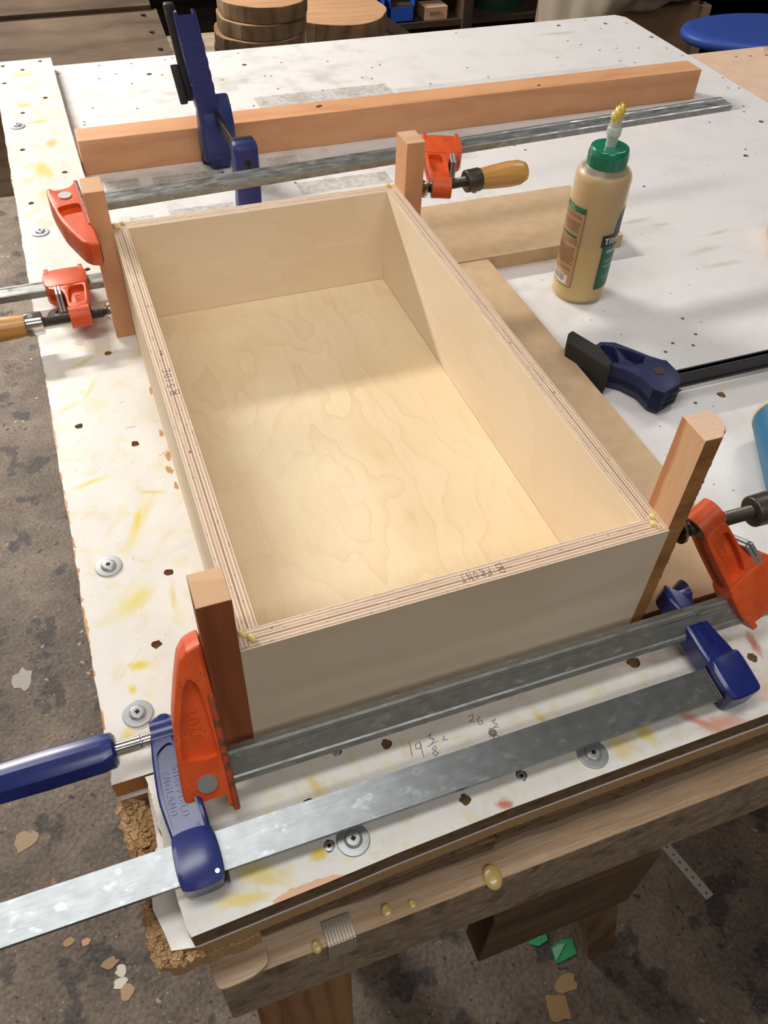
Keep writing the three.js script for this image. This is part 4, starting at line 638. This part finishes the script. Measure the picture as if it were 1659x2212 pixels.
{
  const t = thing('punched_strip', 'narrow white strip with a row of holes lying on the floor', 'metal strip', [.677, FY, -.005]);
  const g = extrude([[-.0085, -.06], [.0085, -.06], [.0085, .06], [-.0085, .06]], .0015, 0, Array.from({ length: 8 }, (_, i) => circle(0, -.052 + i * .0149, .0022, 8))).rotateX(-Math.PI / 2).rotateY(.22).translate(.677, FY + .001, -.005);
  part(t, 'strip', g, std({ color: 0xa8a29a, roughness: 0.6 }));
}
// paint spots on the concrete: thin dried blobs with their own outline
[[-.356, -.42, .022, .016, 0x9c8468], [-.318, -.32, .007, .022, 0x8a6c50], [-.3, -.275, .006, .018, 0x8a6c50], [-.306, -.235, .008, .006, 0x9c7e5c], [-.237, -.166, .0075, .0085, 0xc9c3b8], [-.239, -.150, .011, .008, 0xcfc8bb], [-.231, -.133, .0105, .0105, 0xa88a68], [-.25, -.182, .012, .008, 0x98785a], [-.281, -.226, .006, .006, 0xb98a6a], [.40, .085, .02, .012, 0x9c8058], [.375, .11, .018, .02, 0x94764e], [-.335, -.745, .018, .026, 0x9a948c]].forEach(([x, z, rx, rz, c], i) => {
  const t = thing('paint_spot', ['tan paint splash with a trailing drip on the concrete', 'thin brown paint drip trailing from the tan splash', 'short lower brown paint drip on the concrete', 'small ochre paint spot at the end of the drip', 'small round white paint drop beside the torn bench corner', 'oval white paint drop between a smaller white drop and a tan one', 'round tan paint drop touching the oval white one', 'ochre paint blot just above the white drops', 'small pinkish tan paint drop on the dark concrete', 'dusty yellow patch at the sawhorse foot', 'larger dusty yellow patch in front of the sawhorse foot', 'pale grey paint patch beside the bench side'][i], 'paint spot', [x, FY, z], 'dried paint on the concrete floor');
  part(t, 'paint', raise(smoothCurve(circle(x, z, 1, 12, .5).map(([a, b]) => [x + (a - x) * rx, z + (b - z) * rz]), 26), FY + .0002, FY + .0009), std({ color: c, roughness: 0.7 }));
});

// ------------------------------------------------------------ background
{
  // low plywood-topped box at the back left
  const t = thing('plywood_panel', 'weathered grey plywood ramp with a row of screws behind the bench', 'panel', [-.04, FY, -1.7]);
  const g1 = rbox(-1.3, 0, -.009, .009, -.30, 0, .001).rotateX(-0.06);
  const slope = (x0, x1, z0, y0, z1, y1, th) => { const l = Math.hypot(z1 - z0, y1 - y0), g = rbox(x0, x1, -th, 0, -l, 0, .001); g.rotateX(Math.atan2(y1 - y0, -(z1 - z0))); return g.translate(0, y0, z0); };
  part(t, 'lower_board', boxUV(slope(-.28, .215, -1.44, -.162, -1.6, -.1185, .018), 'x'), std({ map: T.grey, color: 0xbcb2a6, roughness: 0.9 }));
  part(t, 'upper_board', boxUV(slope(-.28, .205, -1.6, -.112, -1.95, .02, .018), 'x', [.3, .1]), std({ map: T.grey, color: 0xb0a698, roughness: 0.9 }));
  part(t, 'carcass', boxUV(box(-.28, .19, FY, -.2, -3.2, -2.75), 'x'), MAT.grey); for (const x of [.0, .14]) part(t, 'leg', boxUV(box(x - .03, x + .03, FY, -.14, -1.72, -1.66), 'y'), MAT.grey); part(t, 'deck', boxUV(box(-.28, .19, -.22, -.2, -3.2, -1.6), 'x'), MAT.grey);
  for (const [x, z, y] of [[.185, -1.583, -.1225], [.19, -1.53, -.137], [.195, -1.478, -.151]]) part(t, 'screw', cyl([x, y - .001, z], [x, y + .0012, z], .0045, .0045, 10), MAT.black);
}
{
  // stack of sawn log slices on a slab
  const sm = std({ map: T.grey, roughness: 0.9 }), face = std({ map: T.sap, color: 0xd4cabc, roughness: 0.9 });
  const low = thing('low_bench', 'low rough shelf bench holding log slices behind the workbench', 'bench', [.7, FY, -1.75]);
  part(low, 'top', boxUV(box(.26, .86, -.36, -.33, -2.1, -1.5), 'x'), MAT.grey); for (const x of [.3, .82]) for (const z of [-2.05, -1.55]) part(low, 'leg', boxUV(box(x - .025, x + .025, FY, -.36, z - .025, z + .025), 'y'), MAT.grey);
  const slice = (label, x, z, r, y0, y1, seedN) => {
    const t = thing('log_slice', label, 'log slice', [x, y0, z], 'sawn log slices behind the bench'); const pts = Array.from({ length: 36 }, (_, i) => { const a = i / 36 * Math.PI * 2, q = r * (1 + .035 * n2(Math.cos(a) * 1.3 + seedN, Math.sin(a) * 1.3)); return [x + Math.cos(a) * q, z + Math.sin(a) * q]; });
    part(t, 'slice', sorted(raise(pts, y0, y1, .002), (n) => Math.abs(n.y) > .6 ? [0, ([a, b, c]) => [a, c]] : [1, ([a, b, c]) => [b * 2, Math.atan2(c - z, a - x) * r]], 2), [face, std({ map: T.grey, color: [0xe8d8c4, 0xe4d8c8, 0xdcd0c0, 0xe0d2c0, 0xe8dcca][seedN % 5], roughness: 0.9 })]);
  };
  slice('broad pale log slice at the bottom of the stack', .475, -1.74, .118, -.33, -.284, 1);
  slice('second log slice up, with an orange streak on its edge', .455, -1.75, .102, -.283, -.249, 2);
  slice('third log slice up in the stack', .455, -1.75, .103, -.248, -.215, 3);
  slice('fourth log slice up, just under the top one', .462, -1.75, .1, -.214, -.182, 4);
  slice('topmost log slice of the stack', .468, -1.75, .1, -.181, -.148, 5);
  slice('flat pale slab slice lying right of the log stack', .715, -1.70, .115, -.33, -.29, 6);
  slice('dark slab slice propped behind the log stack', .70, -1.95, .13, -.30, -.25, 7);
  slice('flat pale slab slice lying left of the log stack', .3, -1.62, .07, -.33, -.30, 8);
  const st = thing('orange_chock', 'orange-stained wood chip stuck on the log stack side', 'wood chip', [.465, -.28, -1.646]);
  part(st, 'chip', boxUV(rbox(.452, .478, -.282, -.2505, -1.652, -1.646, .001)), std({ color: 0xb87a34, roughness: 0.8 }));
}
{
  const dk = std({ map: T.grey, color: 0x8a7c6c, roughness: 0.9 });
  const s = thing('storage_shelf', 'dark wooden storage shelf along the back wall', 'shelf', [1.4, FY, -3.1]);
  for (const y of [-.95, -.63, -.28, .1]) part(s, 'shelf_board', boxUV(box(.3, 2.7, y - .02, y, -3.4, -2.95), 'x'), dk);
  for (const x of [.3, 1.56, 2.7]) part(s, 'upright', boxUV(box(x - .02, x + .02, FY, .45, -3.4, -2.94), 'y'), dk);
  part(s, 'back_panel', boxUV(box(.3, 2.7, FY, .45, -3.44, -3.405), 'x'), dk);
  const bin = (label, x0, x1, z) => { const t = thing('parts_bin', label, 'storage bin', [(x0 + x1) / 2, -.63, z], 'blue parts bins on the shelf'); const m = std({ color: 0x1f55b8, roughness: 0.45 }), y = -.63; const b = merge([box(x0, x1, y + .001, y + .006, z - .12, z), box(x0, x0 + .004, y, y + .09, z - .12, z), box(x1 - .004, x1, y, y + .09, z - .12, z), box(x0, x1, y, y + .1, z - .124, z - .12), box(x0, x1, y, y + .055, z - .004, z)]); part(t, 'bin', b, m); part(t, 'contents', boxUV(box(x0 + .005, x1 - .005, y + .006, y + .06, z - .118, z - .006)), std({ map: T.chip, color: 0x6a6660, roughness: 0.8 })); };
  bin('larger blue parts bin at the end of the shelf row', 1.06, 1.225, -2.96); bin('smaller blue parts bin beside the wooden box', 1.245, 1.345, -2.96);
  const bx = thing('small_wooden_box', 'small pale wooden box on the dark shelf', 'box', [1.43, -.63, -3.0]); part(bx, 'box', boxUV(merge([rbox(1.39, 1.485, -.63, -.585, -3.04, -2.965, .002)])), MAT.sap); part(bx, 'label', box(1.41, 1.455, -.612, -.6, -2.966, -2.9635), std({ color: 0x8f7a54, roughness: 0.8 }));
  const br = thing('diagonal_brace', 'dark round pole leaning across in front of the shelf', 'pole', [.95, FY, -2.5]); part(br, 'pole', cyl([.58, -.20, -2.75], [1.28, -.62, -2.45], .022, .022, 16), std({ map: T.grey, color: 0x70655a, roughness: 0.9 }));
  const gb = thing('green_tub', 'dark green round tub on the right part of the shelf', 'tub', [1.75, -.63, -3.1]); part(gb, 'tub', cyl([1.75, -.63, -3.1], [1.75, -.5, -3.1], .11, .12, 28), std({ color: 0x1f4a38, roughness: 0.6 }));
}
{
  // canvas sheet over a dust bin
  const t = thing('canvas_covered_bin', 'tall bin draped with a crumpled off-white canvas sheet', 'covered bin', [1.85, FY, -2.25]);
  part(t, 'bin', boxUV(box(1.60, 2.02, FY, -.39, -2.5, -2.17), 'y'), std({ color: 0x94795c, roughness: 0.85 }));
  const post = part(t, 'post', boxUV(rbox(2.0, 2.035, FY, -.39, -2.19, -2.15, .003), 'y'), std({ color: 0xa08a72, roughness: 0.85 }));
  const g = new THREE.SphereGeometry(1, 90, 50), p = g.attributes.position;
  for (let i = 0; i < p.count; i++) { let [x, y, z] = [p.getX(i), p.getY(i), p.getZ(i)]; const q = 1 + .12 * n3(x * 1.5, y * 1.5, z * 1.5) + .035 * n3(x * 4, y * 1.5, z * 4); const low = step(.05, -.9, y) * step(-.2, -.75, x) * 0.62; p.setXYZ(i, 1.78 + x * .29 * q, -.275 + y * (.125 + low * .75) * q, -2.3 + z * .25 * q); }
  g.computeVertexNormals(); part(t, 'canvas_sheet', boxUV(mergeVertices(g)), std({ color: 0xa69a88, roughness: 0.95, side: THREE.DoubleSide }));
}
{
  const t = thing('blue_stool', 'round blue stool seat beyond the right corner of the bench', 'stool', [1.885, FY, -1.72]);
  part(t, 'seat', latheAlong([0, -.05, 0], [0, 9, 0], [[0, 0], [0, .19], [.008, .225], [.022, .236], [.034, .23], [.04, .21], [.037, .1], [.035, 0]], 48).scale(1.05, 1, .6).rotateY(-.25).translate(1.885, -.305, -1.72), std({ color: 0x2f4fa0, roughness: 0.5 }));
  for (let i = 0; i < 4; i++) { const a = i * Math.PI / 2 + .6; part(t, 'leg', cyl([1.885 + Math.cos(a) * .1, -.352, -1.72 + Math.sin(a) * .08], [1.885 + Math.cos(a) * .2, FY, -1.72 + Math.sin(a) * .16], .012, .012, 12), MAT.blackSteel); }
}
{
  const t = thing('side_table', 'tan fibreboard-topped side table standing against the bench', 'table', [1.6, FY, -.8]);
  part(t, 'top', boxUV(rbox(1.18, 2.2, TT - .022, TT - .004, -1.17, -.2, .001), 'x'), std({ map: dataTex(256, 256, 0.5, 0.5, (u, v) => { const f = fbm(u * 9, v * 9, 4) * 10 + n2(u * 120, v * 120) * 4; return [226 + f, 194 + f, 166 + f]; }), roughness: 0.6 }));
  for (const [x, z] of [[1.22, -1.13], [2.16, -1.13], [1.22, -.24], [2.16, -.24]]) part(t, 'leg', boxUV(box(x - .025, x + .025, FY, TT - .022, z - .025, z + .025), 'y'), MAT.alder);
  for (const [x, z] of [[1.27, -1.135], [1.3, -1.13], [1.335, -1.125], [1.33, -1.09]]) part(t, 'nail_hole', new THREE.CylinderGeometry(.003, .003, .0006, 10).translate(x, TT - .0038, z), std({ color: 0x8a705c, roughness: 0.9 }));
  const b = thing('plastic_bag', 'crumpled white plastic bag on the far edge of the side table', 'plastic bag', [1.42, TT - .004, -1.13]);
  const g = new THREE.SphereGeometry(1, 30, 20), p = g.attributes.position; for (let i = 0; i < p.count; i++) { const [x, y, z] = [p.getX(i), p.getY(i), p.getZ(i)], q = 1 + .16 * n3(x * 3, y * 3, z * 3); p.setXYZ(i, 1.43 + x * .085 * q, TT + .018 + y * .024 * q, -1.125 + z * .05 * q); } g.computeVertexNormals(); part(b, 'bag', g, std({ color: 0xdfdde0, roughness: 0.5 }));
}
for (const [i, [x0, z0, x1, z1, y, lab]] of [[2.15, -2.6, 3.4, -1.9, -.42, 'lowest pinkish timber of the stack at the back right'], [2.2, -2.75, 3.5, -2.05, -.36, 'middle pinkish timber of the stack at the back right'], [2.2, -2.9, 3.6, -2.2, -.30, 'upper pinkish timber of the stack at the back right']].entries()) {
  const t = thing('stacked_timber', lab, 'timber', [(x0 + x1) / 2, y, (z0 + z1) / 2], 'timbers stacked at the back right'); const l = Math.hypot(x1 - x0, z1 - z0); 
  part(t, 'timber', boxUV(rbox((x0 + x1) / 2 - l / 2, (x0 + x1) / 2 + l / 2, y - .04, y, (z0 + z1) / 2 - .07, (z0 + z1) / 2 + .07, .002), 'x'), std({ map: T.alder, color: [0xb88a70, 0xe8c8ae, 0xb08468][i], roughness: 0.7 })); t.rotation.y = -Math.atan2(z1 - z0, x1 - x0);
}
{
  const t = thing('timber_rack', 'dark rack under the timber stack at the back right', 'rack', [2.7, FY, -2.4]); part(t, 'rack_body', boxUV(box(2.1, 3.3, FY, -.46, -2.75, -2.05), 'x'), std({ map: T.grey, color: 0x6a5a4c, roughness: 0.9 })); part(t, 'rack_rail', boxUV(box(2.08, 3.32, -.5, -.46, -2.77, -2.03), 'x'), MAT.grey);
}
scene.traverse((o) => { if (o.isMesh) o.castShadow = o.receiveShadow = true; });
renderer.render(scene, camera);
